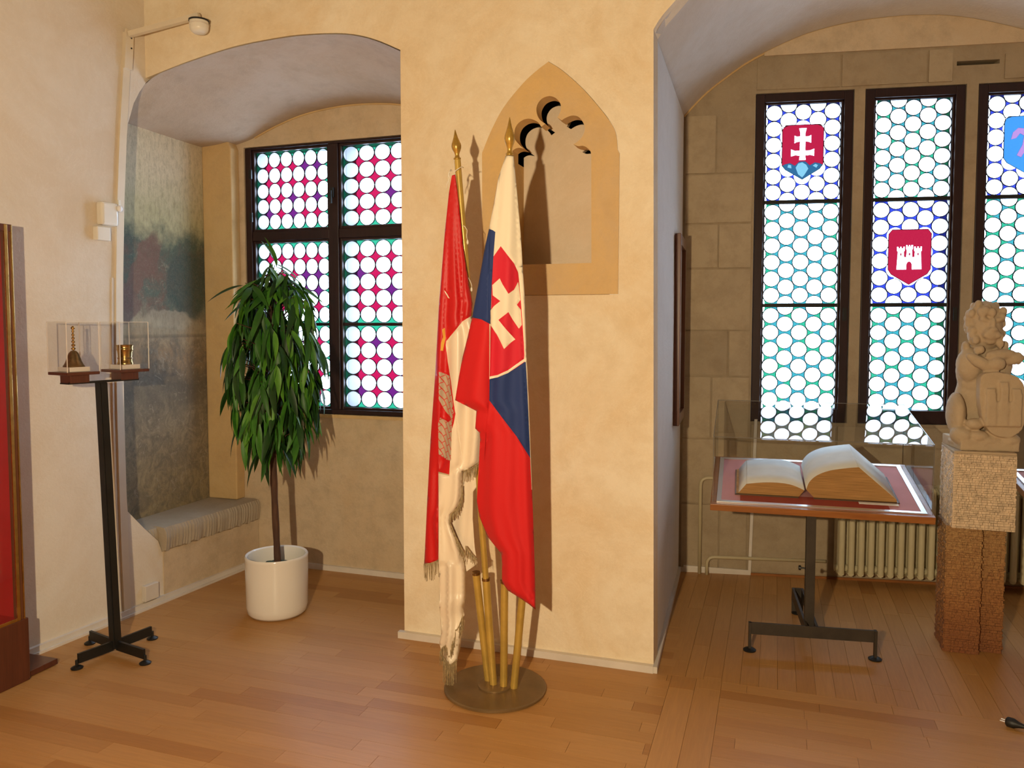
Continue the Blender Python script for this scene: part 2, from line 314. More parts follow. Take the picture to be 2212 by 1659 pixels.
class G:
    """a bag of faces"""
    def __init__(s): s.v = []; s.f = []; s.m = []
    def add(s, v, f, m=0):
        k = len(s.v); s.v += [Vector(p) for p in v]; s.f += [tuple(i + k for i in q) for q in f]
        s.m += [m] * len(f) if isinstance(m, int) else list(m)
        return s
    def box(s, a, b, m=0, rot=0., piv=None, mat=None):
        (x0, y0, z0), (x1, y1, z1) = a, b
        v = [Vector(p) for p in ((x0, y0, z0), (x1, y0, z0), (x1, y1, z0), (x0, y1, z0), (x0, y0, z1), (x1, y0, z1), (x1, y1, z1), (x0, y1, z1))]
        if rot:
            c = Vector(piv) if piv else (v[0] + v[6]) / 2; q = Matrix.Rotation(rot, 3, 'Z'); v = [c + q @ (p - c) for p in v]
        if mat: v = [mat @ p for p in v]
        return s.add(v, [(0, 3, 2, 1), (4, 5, 6, 7), (0, 1, 5, 4), (1, 2, 6, 5), (2, 3, 7, 6), (3, 0, 4, 7)], m)
    def tube(s, pts, r, n=10, m=0, cap=True):
        pts = [Vector(p) for p in pts]; rs = r if isinstance(r, (list, tuple)) else [r] * len(pts)
        rings = []; prev = None
        for i, p in enumerate(pts):
            t = (pts[min(i + 1, len(pts) - 1)] - pts[max(i - 1, 0)]).normalized()
            a = (prev - t * prev.dot(t)).normalized() if prev is not None and (prev - t * prev.dot(t)).length > 1e-4 else t.orthogonal().normalized()
            prev = a; b = t.cross(a)
            rings.append([p + (a * math.cos(2 * math.pi * k / n) + b * math.sin(2 * math.pi * k / n)) * rs[i] for k in range(n)])
        v = [q for ring in rings for q in ring]; f = []
        for i in range(len(pts) - 1):
            for k in range(n):
                f.append((i * n + k, i * n + (k + 1) % n, (i + 1) * n + (k + 1) % n, (i + 1) * n + k))
        if cap: f.append(tuple(range(n - 1, -1, -1))); f.append(tuple(range((len(pts) - 1) * n, len(pts) * n)))
        return s.add(v, f, m)
    def lathe(s, prof, c=(0, 0, 0), n=28, m=0, axis=None):
        c = Vector(c); v = []; f = []
        q = Vector((0, 0, 1)).rotation_difference(Vector(axis)).to_matrix() if axis else Matrix.Identity(3)
        for (r, z) in prof:
            for k in range(n):
                a = 2 * math.pi * k / n; v.append(c + q @ Vector((r * math.cos(a), r * math.sin(a), z)))
        for i in range(len(prof) - 1):
            for k in range(n): f.append((i * n + k, i * n + (k + 1) % n, (i + 1) * n + (k + 1) % n, (i + 1) * n + k))
        f.append(tuple(range(n - 1, -1, -1))); f.append(tuple(range((len(prof) - 1) * n, len(prof) * n)))
        return s.add(v, f, m)
    def prism(s, outline, holes, t, O=(0, 0, 0), ux=(1, 0, 0), uy=(0, 0, 1), m=0):
        """flat plate with holes; outline in (u, v); the back face lies t behind along ux x uy ... towards -n"""
        O = Vector(O); ux = Vector(ux).normalized(); uy = Vector(uy).normalized(); n = ux.cross(uy)   # faces the viewer when ux=+X, uy=+Z (n = -Y)
        loops = [list(outline)] + [list(h) for h in holes]
        flat = [p for L in loops for p in L]; extra = []
        if len(flat) > 24:
            es = []; k = 0
            for L in loops: es += [(k + i, k + (i + 1) % len(L)) for i in range(len(L))]; k += len(L)
            cv, _e, cf, ov, *_ = delaunay_2d_cdt([Vector(p) for p in flat], es, [], 0, 1e-6)
            k0 = len(flat); extra = [(p.x, p.y) for p in cv]; tris = []
            for tr_ in cf:
                cx = sum(extra[i][0] for i in tr_) / 3; cy = sum(extra[i][1] for i in tr_) / 3
                if inpoly(cx, cy, loops[0]) and not any(inpoly(cx, cy, H) for H in loops[1:]): tris.append(tuple(i + k0 for i in tr_))
        else: tris = tessellate_polygon([[Vector((p[0], p[1], 0)) for p in L] for L in loops])
        flat = flat + extra; N_ = len(flat)
        fr = [O + ux * p[0] + uy * p[1] for p in flat]; bk = [p - n * t for p in fr]
        f = []
        for a, b, c in tris:
            ar = (flat[b][0] - flat[a][0]) * (flat[c][1] - flat[a][1]) - (flat[b][1] - flat[a][1]) * (flat[c][0] - flat[a][0])
            if abs(ar) < 1e-12: continue
            if ar < 0: b, c = c, b
            f.append((a, b, c)); f.append((a + N_, c + N_, b + N_))
        k = 0
        for li, L in enumerate(loops):
            ar = sum(L[i][0] * L[(i + 1) % len(L)][1] - L[(i + 1) % len(L)][0] * L[i][1] for i in range(len(L)))
            for i in range(len(L)):
                a, b = k + i, k + (i + 1) % len(L)
                flip = (ar < 0) != (li > 0)
                f.append((a, b, b + N_, a + N_) if flip else (b, a, a + N_, b + N_))
            k += len(L)
        return s.add(fr + bk, f, m)
    def grid(s, P, m=0, close=False):
        nr, nc = len(P), len(P[0]); v = [p for row in P for p in row]; f = []
        for i in range(nr - 1):
            for j in range(nc - 1 + (1 if close else 0)):
                f.append((i * nc + j, i * nc + (j + 1) % nc, (i + 1) * nc + (j + 1) % nc, (i + 1) * nc + j))
        return s.add(v, f, m)
    def mesh(s, name, off=Vector((0, 0, 0))):
        me = bpy.data.meshes.new(name); me.from_pydata([tuple(p - off) for p in s.v], [], s.f)
        if any(s.m): me.polygons.foreach_set('material_index', s.m)
        me.update(); return me
def obj(name, g, mats, parent=None, world=False, smooth=False, bevel=0., kind=None, label=None, cat=None, group=None, base=None, fix=False, autos=None):
    """one mesh object; world=True: the bag is in world coordinates (parent must have no rotation)"""
    off = Vector((0, 0, 0))
    if world and parent is not None: off = org(parent)
    if parent is None:
        if base is not None: off = Vector(base)
    me = g.mesh(name, off)
    for m in (mats if isinstance(mats, (list, tuple)) else [mats]): me.materials.append(M[m] if isinstance(m, str) else m)
    if fix:
        bm = bmesh.new(); bm.from_mesh(me); bmesh.ops.remove_doubles(bm, verts=bm.verts, dist=1e-5); bmesh.ops.recalc_face_normals(bm, faces=bm.faces); bm.to_mesh(me); bm.free()
    o = bpy.data.objects.new(name, me)
    if parent is None and base is not None: o.location = base
    link(o, parent)
    ORG[o.name] = off if parent is None else org(parent)
    if smooth:
        for p in me.polygons: p.use_smooth = True
        if autos is not None:
            try: me.set_sharp_from_angle(angle=R(autos))
            except Exception: pass
    if bevel:
        b = o.modifiers.new('bevel', 'BEVEL'); b.width = bevel; b.segments = 2; b.limit_method = 'ANGLE'; b.angle_limit = R(40)
    return tag(o, label, cat, group, kind)
def struct(name, g, mats, label, cat='structure', **kw):
    o = obj(name, g, mats, **kw); o['kind'] = 'structure'; return o
def lerp(a, b, t): return a + (b - a) * t
def interp(tbl, x):
    if x <= tbl[0][0]: return tbl[0][1]
    for (a, va), (b, vb) in zip(tbl, tbl[1:]):
        if x <= b: return va + (vb - va) * (x - a) / (b - a)
    return tbl[-1][1]
def smoothcurve(pts, n=6, closed=False):
    """Catmull-Rom through 2-D points"""
    out = []; L = len(pts)
    for i in range(L if closed else L - 1):
        p0 = pts[(i - 1) % L] if closed or i > 0 else pts[0]; p1 = pts[i]; p2 = pts[(i + 1) % L]; p3 = pts[(i + 2) % L] if closed or i + 2 < L else pts[-1]
        for k in range(n):
            t = k / n
            out.append(tuple(.5 * (2 * b + (c - a) * t + (2 * a - 5 * b + 4 * c - d) * t * t + (3 * b - a - 3 * c + d) * t ** 3) for a, b, c, d in zip(p0, p1, p2, p3)))
    if not closed: out.append(tuple(pts[-1]))
    return out

# ================================================================== THE ROOM
YB = 3.57            # front face of the wall with the two arches
YL = 4.41            # back of the left window recess
XL0, XL1 = (-3.391, 2.8), (-3.292, 4.152)   # the left wall's line
def xleft(y): return XL0[0] + (XL1[0] - XL0[0]) * (y - XL0[1]) / (XL1[1] - XL0[1])
RA, RB = Vector((-.57, 5.11, 0)), Vector((.986, 5.355, 0))
RU = (RB - RA).normalized(); RN = Vector((RU.y, -RU.x, 0)); RANG = math.atan2(RU.y, RU.x)
def rw(u, z, d=0.): return RA + RU * u + RN * d + Vector((0, 0, z))   # d > 0: towards the room
def ru(x, y):
    p = vpl(x, y, RA, RB); return (p - RA).dot(RU), p.z

# ---- arches
archL = [(-3.244, 2.981), (-3.02, 3.027), (-2.75, 3.068), (-2.50, 3.083), (-2.309, 3.082), (-2.08, 3.06), (-1.92, 3.015), (-1.773, 2.945)]
archL = smoothcurve(archL, 4)
archR = [(-.535, 2.90), (-.50, 2.952), (-.44, 3.014), (-.25, 3.21), (.0, 3.42), (.4, 3.62), (.95, 3.72), (1.5, 3.62), (1.95, 3.40), (2.3, 3.1), (2.45, 2.9)]
archR = smoothcurve(archR, 4)
nic = [ (1042, 330), (1060, 285), (1088, 232), (1130, 180), (1160, 152), (1185, 133), (1215, 152), (1260, 192), (1300, 238), (1322, 268), (1332, 292), (1335, 330)]
ogive = [(ypl(x, y, YB).x, ypl(x, y, YB).z) for x, y in smoothcurve(nic[:6], 4) + smoothcurve(nic[5:], 4)[1:]]
xr, xl = -.683, -1.345
surround = [(xl, 1.735), (xr, 1.735), (xr + .002, 2.37)] + [p for p in reversed(ogive[:-1])]
surround[-1] = (xl, surround[-1][1])
W = G()
outline = [(-3.34, 4.95), (-3.34, 2.96)] + archL + [(-1.775, 0), (-.506, 0)] + archR + [(2.45, 0), (6.55, 0), (6.55, 4.95)]
W.prism(outline, [surround], .13, (0, YB, 0))
struct('wall_back', W, 'plaster', 'arched wall')
# stone surround with its cusped head
def cr(px, py): return (1000 + px / 5.185, 100 + py / 5.185)
def pz(pts): return [(ypl(*cr(*p), YB).x, ypl(*cr(*p), YB).z) for p in pts]
lobe_right_low = smoothcurve([(1440, 1235), (1425, 1170), (1360, 1120), (1290, 1120), (1240, 1100)], 4)
lobe_right = smoothcurve([(1240, 1100), (1320, 1040), (1365, 950), (1355, 870), (1300, 795), (1230, 778), (1160, 800), (1108, 832)], 4)
lobe_top = smoothcurve([(1060, 800), (1095, 730), (1095, 650), (1045, 585), (968, 560), (880, 595), (828, 680), (835, 770), (870, 830), (925, 870)], 4)
lobe_left = smoothcurve([(880, 905), (840, 850), (760, 815), (680, 825), (610, 880), (580, 960), (590, 1050), (650, 1120)], 4)
lobe_left_low = smoothcurve([(690, 1150), (620, 1140), (560, 1170), (520, 1235)], 4)
zb = ypl(1200, 570, YB).z
hole = pz(lobe_right_low) + pz(lobe_right)[1:] + pz(lobe_top) + pz(lobe_left) + pz(lobe_left_low)
xjr, xjl = ypl(1278, 560, YB).x, ypl(1108, 560, YB).x
hole = [(xjr, zb), ] + [(max(xjl, min(p[0], xjr)), p[1]) for p in hole] + [(xjl, zb)]
hole = [p for i, p in enumerate(hole) if abs(p[0] - hole[i - 1][0]) + abs(p[1] - hole[i - 1][1]) > 1e-4]
Sg = G().prism([(lerp(-1.01, x, .997), lerp(2.2, z, .997)) for x, z in surround], [hole], .085, (0, YB - .004, 0))
nt_ = thing('stone_niche', 'pointed sandstone niche with a cusped head set in the pier wall', 'niche', (-1.01, YB, 1.73))
obj('surround', Sg, 'sandstone', nt_, world=True)
# jambs of the niche below the tracery, and its plastered back
jb = G().box((xjl - .05, YB + .08, zb - .02), (xjl, YB + .17, 2.37)).box((xjr, YB + .08, zb - .02), (xjr + .05, YB + .17, 2.37)).box((xjl - .05, YB + .08, zb - .06), (xjr + .05, YB + .17, zb))
obj('jamb', jb, 'sandstone', nt_, world=True)
obj('back_panel', G().prism(hole, [], .03, (0, YB + .17, 0)), 'nicheback', nt_, world=True)
cv_ = G().box((-1.42, YB + .42, 1.70), (-.60, YB + .45, 2.95)).box((-1.42, YB + .14, 2.92), (-.60, YB + .42, 2.95)).box((-1.42, YB + .14, 1.70), (-1.39, YB + .42, 2.92)).box((-.63, YB + .14, 1.70), (-.60, YB + .42, 2.92)).box((-1.39, YB + .14, 1.70), (-.63, YB + .42, 1.72))
obj('cavity', cv_, 'shadestone', nt_, world=True)  # deep shade here comes from the darkened stone colour

# ---- left wall: one plate with the edge of the deep window seat cut into it
cut = [(343, 157), (330, 167), (316, 178), (301, 199), (289, 223), (277, 265), (273, 301), (268, 377), (265, 452), (264, 600), (267, 900), (271, 1039), (276, 1105), (310, 1140), (342, 1169), (350, 1193)]
lp = []
for x, y in cut:
    p = vpl(x, y, XL0, XL1); lp.append(((p - Vector((XL0[0], XL0[1], 0))).dot((Vector(XL1) - Vector(XL0)).normalized().to_3d()), p.z))
ud = (Vector(XL1) - Vector(XL0)).normalized().to_3d()
def uy_(y): return (y - XL0[1]) / ud.y
ol = [(uy_(-6.3), 0), (uy_(4.43), 0), (uy_(4.43), .285), (lp[-1][0], lp[-1][1])] + list(reversed(lp))[1:] + [(uy_(3.70), 3.06), (uy_(3.70), 4.95), (uy_(-6.3), 4.95)]
Wl = G().prism(ol, [], .10, (XL0[0], XL0[1], 0), ud, (0, 0, 1))
struct('wall_left', Wl, 'leftwall', 'left wall')
# mural wall of the seat niche, window-side wall, pier flanks
XM = -3.60
struct('wall_seat_niche', G().box((XM - .1, 3.2, 0), (XM, 4.6, 3.3)), 'mural', 'mural wall')
struct('wall_seat_end', G().box((XM - .05, 3.2, .2), (-3.42, 3.30, 3.3)), 'recess', 'niche end')
mxo = -2.672
wx0, wx1, wz0, wz1 = -3.335, -2.00, 1.02, 2.755
Wr = G().prism([(XM, 0), (-1.6, 0), (-1.6, 3.4), (XM, 3.4)], [[(wx0, wz0), (wx1, wz0), (wx1, wz1), (wx0, wz1)]], .085, (0, YL, 0))
struct('wall_recess', Wr, 'recess', 'window wall')
Wo = G().prism([(XM - .3, 0), (-1.4, 0), (-1.4, 3.5), (XM - .3, 3.5)], [[(wx0 + .02, wz0 + .02), (mxo - .07, wz0 + .02), (mxo - .07, wz1 - .01), (wx0 + .02, wz1 - .01)], [(mxo + .05, wz0 + .02), (wx1 - .02, wz0 + .02), (wx1 - .02, wz1 - .01), (mxo + .05, wz1 - .01)]], .12, (0, YL + .095, 0))
struct('wall_outer', Wo, 'shadestone', 'outer face of window wall')  # darkened colour keeps the outer reveal grey under the bright sky
struct('wall_pier_left', G().box((-1.775, YB + .1, 0), (-1.60, YL + .05, 3.35)), 'whiteplaster', 'pier flank')
# vault of the left recess
backL = smoothcurve([(-3.62, 2.76), (-3.45, 2.768), (-3.28, 2.803), (-3.136, 2.858), (-2.933, 2.921), (-2.719, 2.955), (-2.472, 2.964), (-2.189, 2.937), (-1.95, 2.86), (-1.773, 2.76)], 4)
frontL = smoothcurve([(-3.62, 2.76), (-3.45, 2.865), (-3.334, 2.938), (-3.244, 2.981), (-3.02, 3.027), (-2.75, 3.068), (-2.50, 3.083), (-2.309, 3.082), (-2.08, 3.06), (-1.92, 3.015), (-1.773, 2.945)], 4)
def resample(c, n):
    d = [0]
    for a, b in zip(c, c[1:]): d.append(d[-1] + math.dist(a, b))
    return [(interp(list(zip(d, [p[0] for p in c])), d[-1] * i / n), interp(list(zip(d, [p[1] for p in c])), d[-1] * i / n)) for i in range(n + 1)]
bL, fL = resample(backL, 40), resample(frontL, 40)
rows = []
V = G().grid([[Vector((min(a[0], -3.385), y, min(a[1], 2.935))) for a in fL[:9]] for y in (3.24, YB + .002)])
for i in range(13):
    t = i / 12; y = lerp(YB + .001, YL + .01, t); tt = max(0, (y - YB) / (YL - YB)); s_ = tt * tt * (3 - 2 * tt); dn = -.006 * (1 - tt)
    rows.append([Vector((lerp(a[0], b[0], tt) if y >= YB else min(a[0], -3.385), y, lerp(a[1], b[1], s_) + dn if y >= YB else min(a[1], 2.935))) for a, b in zip(fL, bL)])
V.grid(rows); V.grid([[p + Vector((0, 0, .12)) for p in r] for r in reversed(rows)])
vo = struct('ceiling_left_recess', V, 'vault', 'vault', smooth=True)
# thin raised arris along the tympanum
obj('arris', G().tube([(x, YL - .004, z - .004) for x, z in bL[8:]], .006, 6), 'jamb', vo)

# ---- right recess
Wv = G()
fR, bR = resample(archR, 48), None
backR = smoothcurve([(.0, 2.905), (.12, 3.03), (.25, 3.13), (.39, 3.222), (.56, 3.302), (.75, 3.372), (1.0, 3.42), (1.3, 3.437), (1.6, 3.41), (1.94, 3.315), (2.45, 3.14), (2.98, 2.905)], 4)
bR = resample(backR, 48); rows = []
for i in range(13):
    t = i / 12; s_ = t
    rows.append([Vector((a[0], YB + .05, a[1])).lerp(rw(b[0], b[1], -.005), t) for a, b in zip(fR, bR)])
Wv.grid(rows); Wv.grid([[p + Vector((0, 0, .12)) for p in r] for r in reversed(rows)])
vr = struct('ceiling_right_recess', Wv, 'vault_white', 'vault', smooth=True)
obj('arris', G().tube([rw(u, z - .004, .004) for u, z in bR], .007, 6), 'jamb', vr)
def slab(a, b, z0, z1, t):      # vertical slab from a to b (xy), thickness t to the left of a->b
    a, b = Vector((a[0], a[1], 0)), Vector((b[0], b[1], 0)); d = (b - a).normalized(); n = Vector((-d.y, d.x, 0)) * t
    g = G(); q = [a, b, b + n, a + n]
    g.add([p + Vector((0, 0, z0)) for p in q] + [p + Vector((0, 0, z1)) for p in q], [(0, 3, 2, 1), (4, 5, 6, 7), (0, 1, 5, 4), (1, 2, 6, 5), (2, 3, 7, 6), (3, 0, 4, 7)]); return g
PF, PB = (-.507, YB + .001), (-.572, 5.115)
gr_ = G(); nb = Vector((-.2, 0, 0))
p0, p1, p2, p3 = Vector((-.507, YB + .002, 0)), Vector((-.572, 5.14, 0)), Vector((-.572, 5.14, 2.93)), Vector((-.536, YB + .002, 2.92))
gr_.add([p0, p1, p2, p3, p0 + nb, p1 + nb, p2 + nb, p3 + nb], [(0, 1, 2, 3), (4, 7, 6, 5), (0, 4, 5, 1), (1, 5, 6, 2), (2, 6, 7, 3), (3, 7, 4, 0)])
struct('wall_pier_right', gr_, 'reveal', 'pier flank')
struct('wall_recess_right', slab((2.45, YB + .05), (2.40, 5.7), 0, 2.98, -.2), 'whiteplaster', 'right flank')
# window wall with three lancets and a slot
LW = [(.434, 1.012), (1.074, 1.642), (1.706, 2.27)]; LZ = (.985, 3.022)
hs = [[(a, LZ[0]), (b, LZ[0]), (b, LZ[1]), (a, LZ[1])] for a, b in LW]
(s0, z0_), (s1, z1_) = ru(2067, 142), ru(2160, 132)
slot = [(s0, z0_), (s1, z0_), (s1, z0_ + .026), (s0, z0_ + .026)]
Wn = G().prism([(-.06, 0), (3.3, 0), (3.3, 3.6), (-.06, 3.6)], hs + [slot], .38, RA, RU, (0, 0, 1))
wn = struct('wall_window_side', Wn, 'ashlar', 'window wall')
obj('slot_liner', G().prism([(s0 - .01, z0_ - .01), (s1 + .01, z0_ - .01), (s1 + .01, z0_ + .04), (s0 - .01, z0_ + .04)], [], .02, rw(0, 0, -.10), RU, (0, 0, 1)), 'black', wn, label='dark ventilation slot')
# ashlar blocks, each proud of its joint
rowz = [0.02, .45, .87, 1.27, 1.56, 1.95, 2.23, 2.54, 2.905]
def block(u0, u1, z0, z1, m):
    j = .006; d = random.uniform(.006, .011)
    a = [(u0 + j, z0 + j), (u1 - j, z0 + j), (u1 - j, z1 - j), (u0 + j, z1 - j)]
    a = [(u + random.uniform(-.002, .002), z + random.uniform(-.002, .002)) for u, z in a]
    obj('ashlar_block', G().prism(a, [], d, rw(0, 0, d), RU, (0, 0, 1)), m, wn)
splits = [[.25], [.30], [.19], [.29], [], [.22], [], [.2]]
for (za, zc), sp in zip(zip(rowz, rowz[1:]), splits):
    us = [0.008] + sp + [.425]
    for a, b in zip(us, us[1:]): block(a, b, za, zc, random.choice(['ashlar', 'ashlar2']))
for za, zc, us in ((.02, .45, [.434, .80, 1.25, 1.7, 2.2]), (.45, .97, [.434, .95, 1.40, 1.85, 2.3])):
    for a, b in zip(us, us[1:]): block(a, b, za, zc, random.choice(['ashlar', 'ashlar2']))
for a, b in ((.434, .93), (.93, 1.42)): block(a, b, 3.035, 3.235, 'ashlar')
for a, b in ((1.42, s0 - .02),): block(a, b, 3.035, 3.235, 'ashlar2')
block(s1 + .02, 2.25, 3.035, 3.19, 'ashlar')
tp = [(u, z - .003) for u, z in bR if z > 3.25]
obj('tympanum_plaster', G().prism([(tp[0][0], 3.245), (tp[-1][0], 3.245)] + list(reversed(tp)), [], .014, rw(0, 0, .014), RU, (0, 0, 1)), 'recess', wn)

# ---- rest of the shell, outside the picture; ceiling and rear wall set back and dark to cut bounce
struct('ceiling', G().box((-4.2, -6.4, 4.9), (6.9, 6.2, 5.0)), 'hall', 'ceiling')
struct('wall_right', G().box((6.5, -6.4, 0), (6.6, 6.0, 4.95)), 'leftwall', 'right wall')
struct('wall_front', G().box((-4.2, -6.4, 0), (6.7, -6.3, 4.95)), 'hall', 'wall behind')

# ---- floor: base and boards
fl = struct('floor', G().box((-4.2, -6.4, -.06), (6.7, 6.0, -.004)), 'joint', 'floor')
boards = []
def runs(x0, x1, y0, y1, along, w=.080, L=.58):
    if along == 'x':
        n = max(1, round((y1 - y0) / w)); w = (y1 - y0) / n
        for i in range(n):
            x = x0 - random.uniform(0, L)
            while x < x1:
                l = L * random.choice([.75, 1, 1, 1.25]); a, b = max(x, x0), min(x + l, x1)
                if b - a > .003: boards.append((a, b, y0 + i * w, y0 + (i + 1) * w, 'x'))
                x += l
    else:
        n = max(1, round((x1 - x0) / w)); w = (x1 - x0) / n
        for i in range(n):
            y = y0 - random.uniform(0, L)
            while y < y1:
                l = L * random.choice([.75, 1, 1, 1.25]); a, b = max(y, y0), min(y + l, y1)
                if b - a > .003: boards.append((x0 + i * w, x0 + (i + 1) * w, a, b, 'y'))
                y += l
runs(-3.7, -.42, -.5, 4.45, 'x')
runs(-.42, -.20, -.5, 3.56, 'y', .11)
runs(-.20, 3.5, -.5, 3.56, 'x')
runs(-.60, 2.5, 3.56, 5.7, 'y')
def vis(b):
    c = Vector(((b[0] + b[1]) / 2, (b[2] + b[3]) / 2, 0)) - EYEP
    dep = c.dot(_f)
    if dep < .5: return 9e9
    px, py = CXP + FPX * c.dot(_r) / dep, CYP - FPX * c.dot(_u) / dep
    hid = (px < -120 or px > 2330 or py > 1760) or (b[0] > -1.77 and b[1] < -.5 and b[2] > 3.55) or (b[1] < -3.35)
    return 9e9 if hid else dep
boards.sort(key=vis)
def board_g(b, g=None):
    g = g or G(); e = .0006; return g.box((b[0] + e, b[2] + e, -.004), (b[1] - e, b[3] - e, random.uniform(-.0003, .0002)))
rest = {}
for k, b in enumerate(boards):
    key = 'board%s%d' % (b[4], random.choice([0, 0, 1, 2, 2, 3, 4, 4, 5, 5]))
    if k < 300: obj('floor_board', board_g(b), key, fl)
    else: rest.setdefault(key, []).append(b)
keys = sorted(rest); g = G()
for i, key in enumerate(keys):
    for b in rest[key]: g.box((b[0] + .0006, b[2] + .0006, -.004), (b[1] - .0006, b[3] - .0006, -.0001), i)
obj('floor_boards_far', g, keys, fl, kind='stuff')

# ---- skirting ducts
def skirt(name, pts, h=.035, d=.02, side=1, z=0.):
    g = G()
    for a, b in zip(pts, pts[1:]):
        q = slab(a, b, z, z + h, d * side); g.add(q.v, q.f)
    return struct(name, g, 'trim', 'trim', fix=True)
sk = skirt('baseboard_left', [(xleft(-3.2), -3.2), (xleft(4.41), 4.41)], .038, .022, -1)
g = slab((xleft(-3.2) + .023, -3.2), (xleft(4.41) + .023, 4.40), .0, .012, -.012); obj('ledge', g, 'trim', sk)
skirt('baseboard_recess', [(-3.26, YL), (-1.775, YL)], .034, .018, -1)
skirt('baseboard_pier', [(-1.80, YB), (-.505, YB)], .034, .026, -1)
skirt('baseboard_reveal', [(-.505, YB - .02), (-.572, 5.10)], .03, .018, -1)
skirt('baseboard_window_side', [rw(0, 0).xy, rw(.45, 0).xy], .03, .012, -1)
tr1 = skirt('trim_1', [rw(.45, 0).xy, rw(2.9, 0).xy], .014, .012, -1)

tr1.data.materials[0] = M['tablewood']
# ---- stone window seat and jamb
bs = thing('stone_bench', 'rough stone window seat slab below the faded mural', 'bench', (-3.4, 3.9, 0))
P = []
NB = 300
for i in range(NB + 1):
    y = lerp(3.33, 4.40, i / NB); xf = xleft(y) + .028
    if y < 3.60: xf = xleft(y) - .015
    fl_ = -abs(math.sin(y * 135 + 1.5 * noise.noise(Vector((y * 20, 4, 0))))) * .0075 * (.6 + .8 * noise.noise(Vector((y * 11, 1, 5)))) + noise.noise(Vector((y * 14, 0, 0))) * .009 + noise.noise(Vector((y * 90, 0, 2))) * .003
    ring = [Vector((XM + .002, y, .285)), Vector((xf - .03, y, .285 + noise.noise(Vector((y * 9, 3, 1))) * .012)), Vector((xf - .008 + fl_, y, .298 + noise.noise(Vector((y * 25, 3, 1))) * .014)), Vector((xf + fl_, y, .35)), Vector((xf + fl_ * .9, y, .40)),
            Vector((xf - .014 + fl_ * .5, y, .428)), Vector((xf - .05, y, .434 + noise.noise(Vector((y * 5, 7, 1))) * .004)), Vector((XM + .15, y, .433 + noise.noise(Vector((y * 5, 9, 1))) * .005)), Vector((XM + .002, y, .434))]
    P.append(ring)
bg_ = G().grid(P, close=True); n9 = 9
bg_.f.append(tuple(range(9))); bg_.f.append(tuple(reversed(range(NB * 9, (NB + 1) * 9)))); bg_.m += [0, 0]
obj('seat_slab', bg_, 'bench', bs, world=True, smooth=True, autos=35, fix=True)
sb_ = slab((xleft(3.605) + .005, 3.605), (xleft(4.405) + .005, 4.405), .0, .292, .22)
obj('seat_base', sb_, 'recess', bs, world=True, fix=True)
jg = G().prism([(XM, .434), (-3.372, .434), (-3.372, 2.74), (-3.40, 2.80), (-3.50, 2.80), (XM, 2.765)], [], .085, (0, YL - .085, 0))
struct('trim_2', jg, 'jamb', 'stone jamb', bevel=.008)

# ================================================================== WINDOWS
def clip(poly, x0, x1, z0, z1):
    def cutp(p, f, ip):
        out = []
        for i in range(len(p)):
            a, b = p[i - 1], p[i]; fa, fb = f(a), f(b)
            if fa >= 0:
                if fb >= 0: out.append(b)
                else: out.append(ip(a, b, fa / (fa - fb)))
            elif fb >= 0: out += [ip(a, b, fa / (fa - fb)), b]
        return out
    ip = lambda a, b, t: (a[0] + (b[0] - a[0]) * t, a[1] + (b[1] - a[1]) * t)
    for f in (lambda p: p[0] - x0, lambda p: x1 - p[0], lambda p: p[1] - z0, lambda p: z1 - p[1]):
        if poly: poly = cutp(poly, f, ip)
    return poly
def area(p): return .5 * sum(p[i - 1][0] * p[i][1] - p[i][0] * p[i - 1][1] for i in range(len(p)))
def roundel_mesh(r):
    g = G(); n = 16
    g.lathe([(r * .97, -.0015), (r, .0), (r * .97, .0015), (r * .5, .0018), (r * .12, .0045)], n=n, axis=(0, -1, 0)); me = g.mesh('roundel'); me.materials.append(M['roundel'])
    for p in me.polygons: p.use_smooth = True
    return me
RM = {}
def hug(poly, P):      # push the corners that fall inside the shield out to its edge
    out = []
    for x, z in poly:
        if inpoly(x, z, P):
            best = None
            for i in range(len(P)):
                ax, az = P[i - 1]; bx, bz = P[i]; L2 = (bx - ax) ** 2 + (bz - az) ** 2
                t = max(0, min(1, ((x - ax) * (bx - ax) + (z - az) * (bz - az)) / L2)); qx, qz = ax + (bx - ax) * t, az + (bz - az) * t
                d = (qx - x) ** 2 + (qz - z) ** 2
                if best is None or d < best[0]: best = (d, qx, qz)
            x, z = best[1], best[2]
        if not out or abs(out[-1][0] - x) + abs(out[-1][1] - z) > 1e-5: out.append((x, z))
    return out if len(out) > 2 and abs(area(out)) > 1e-5 else []
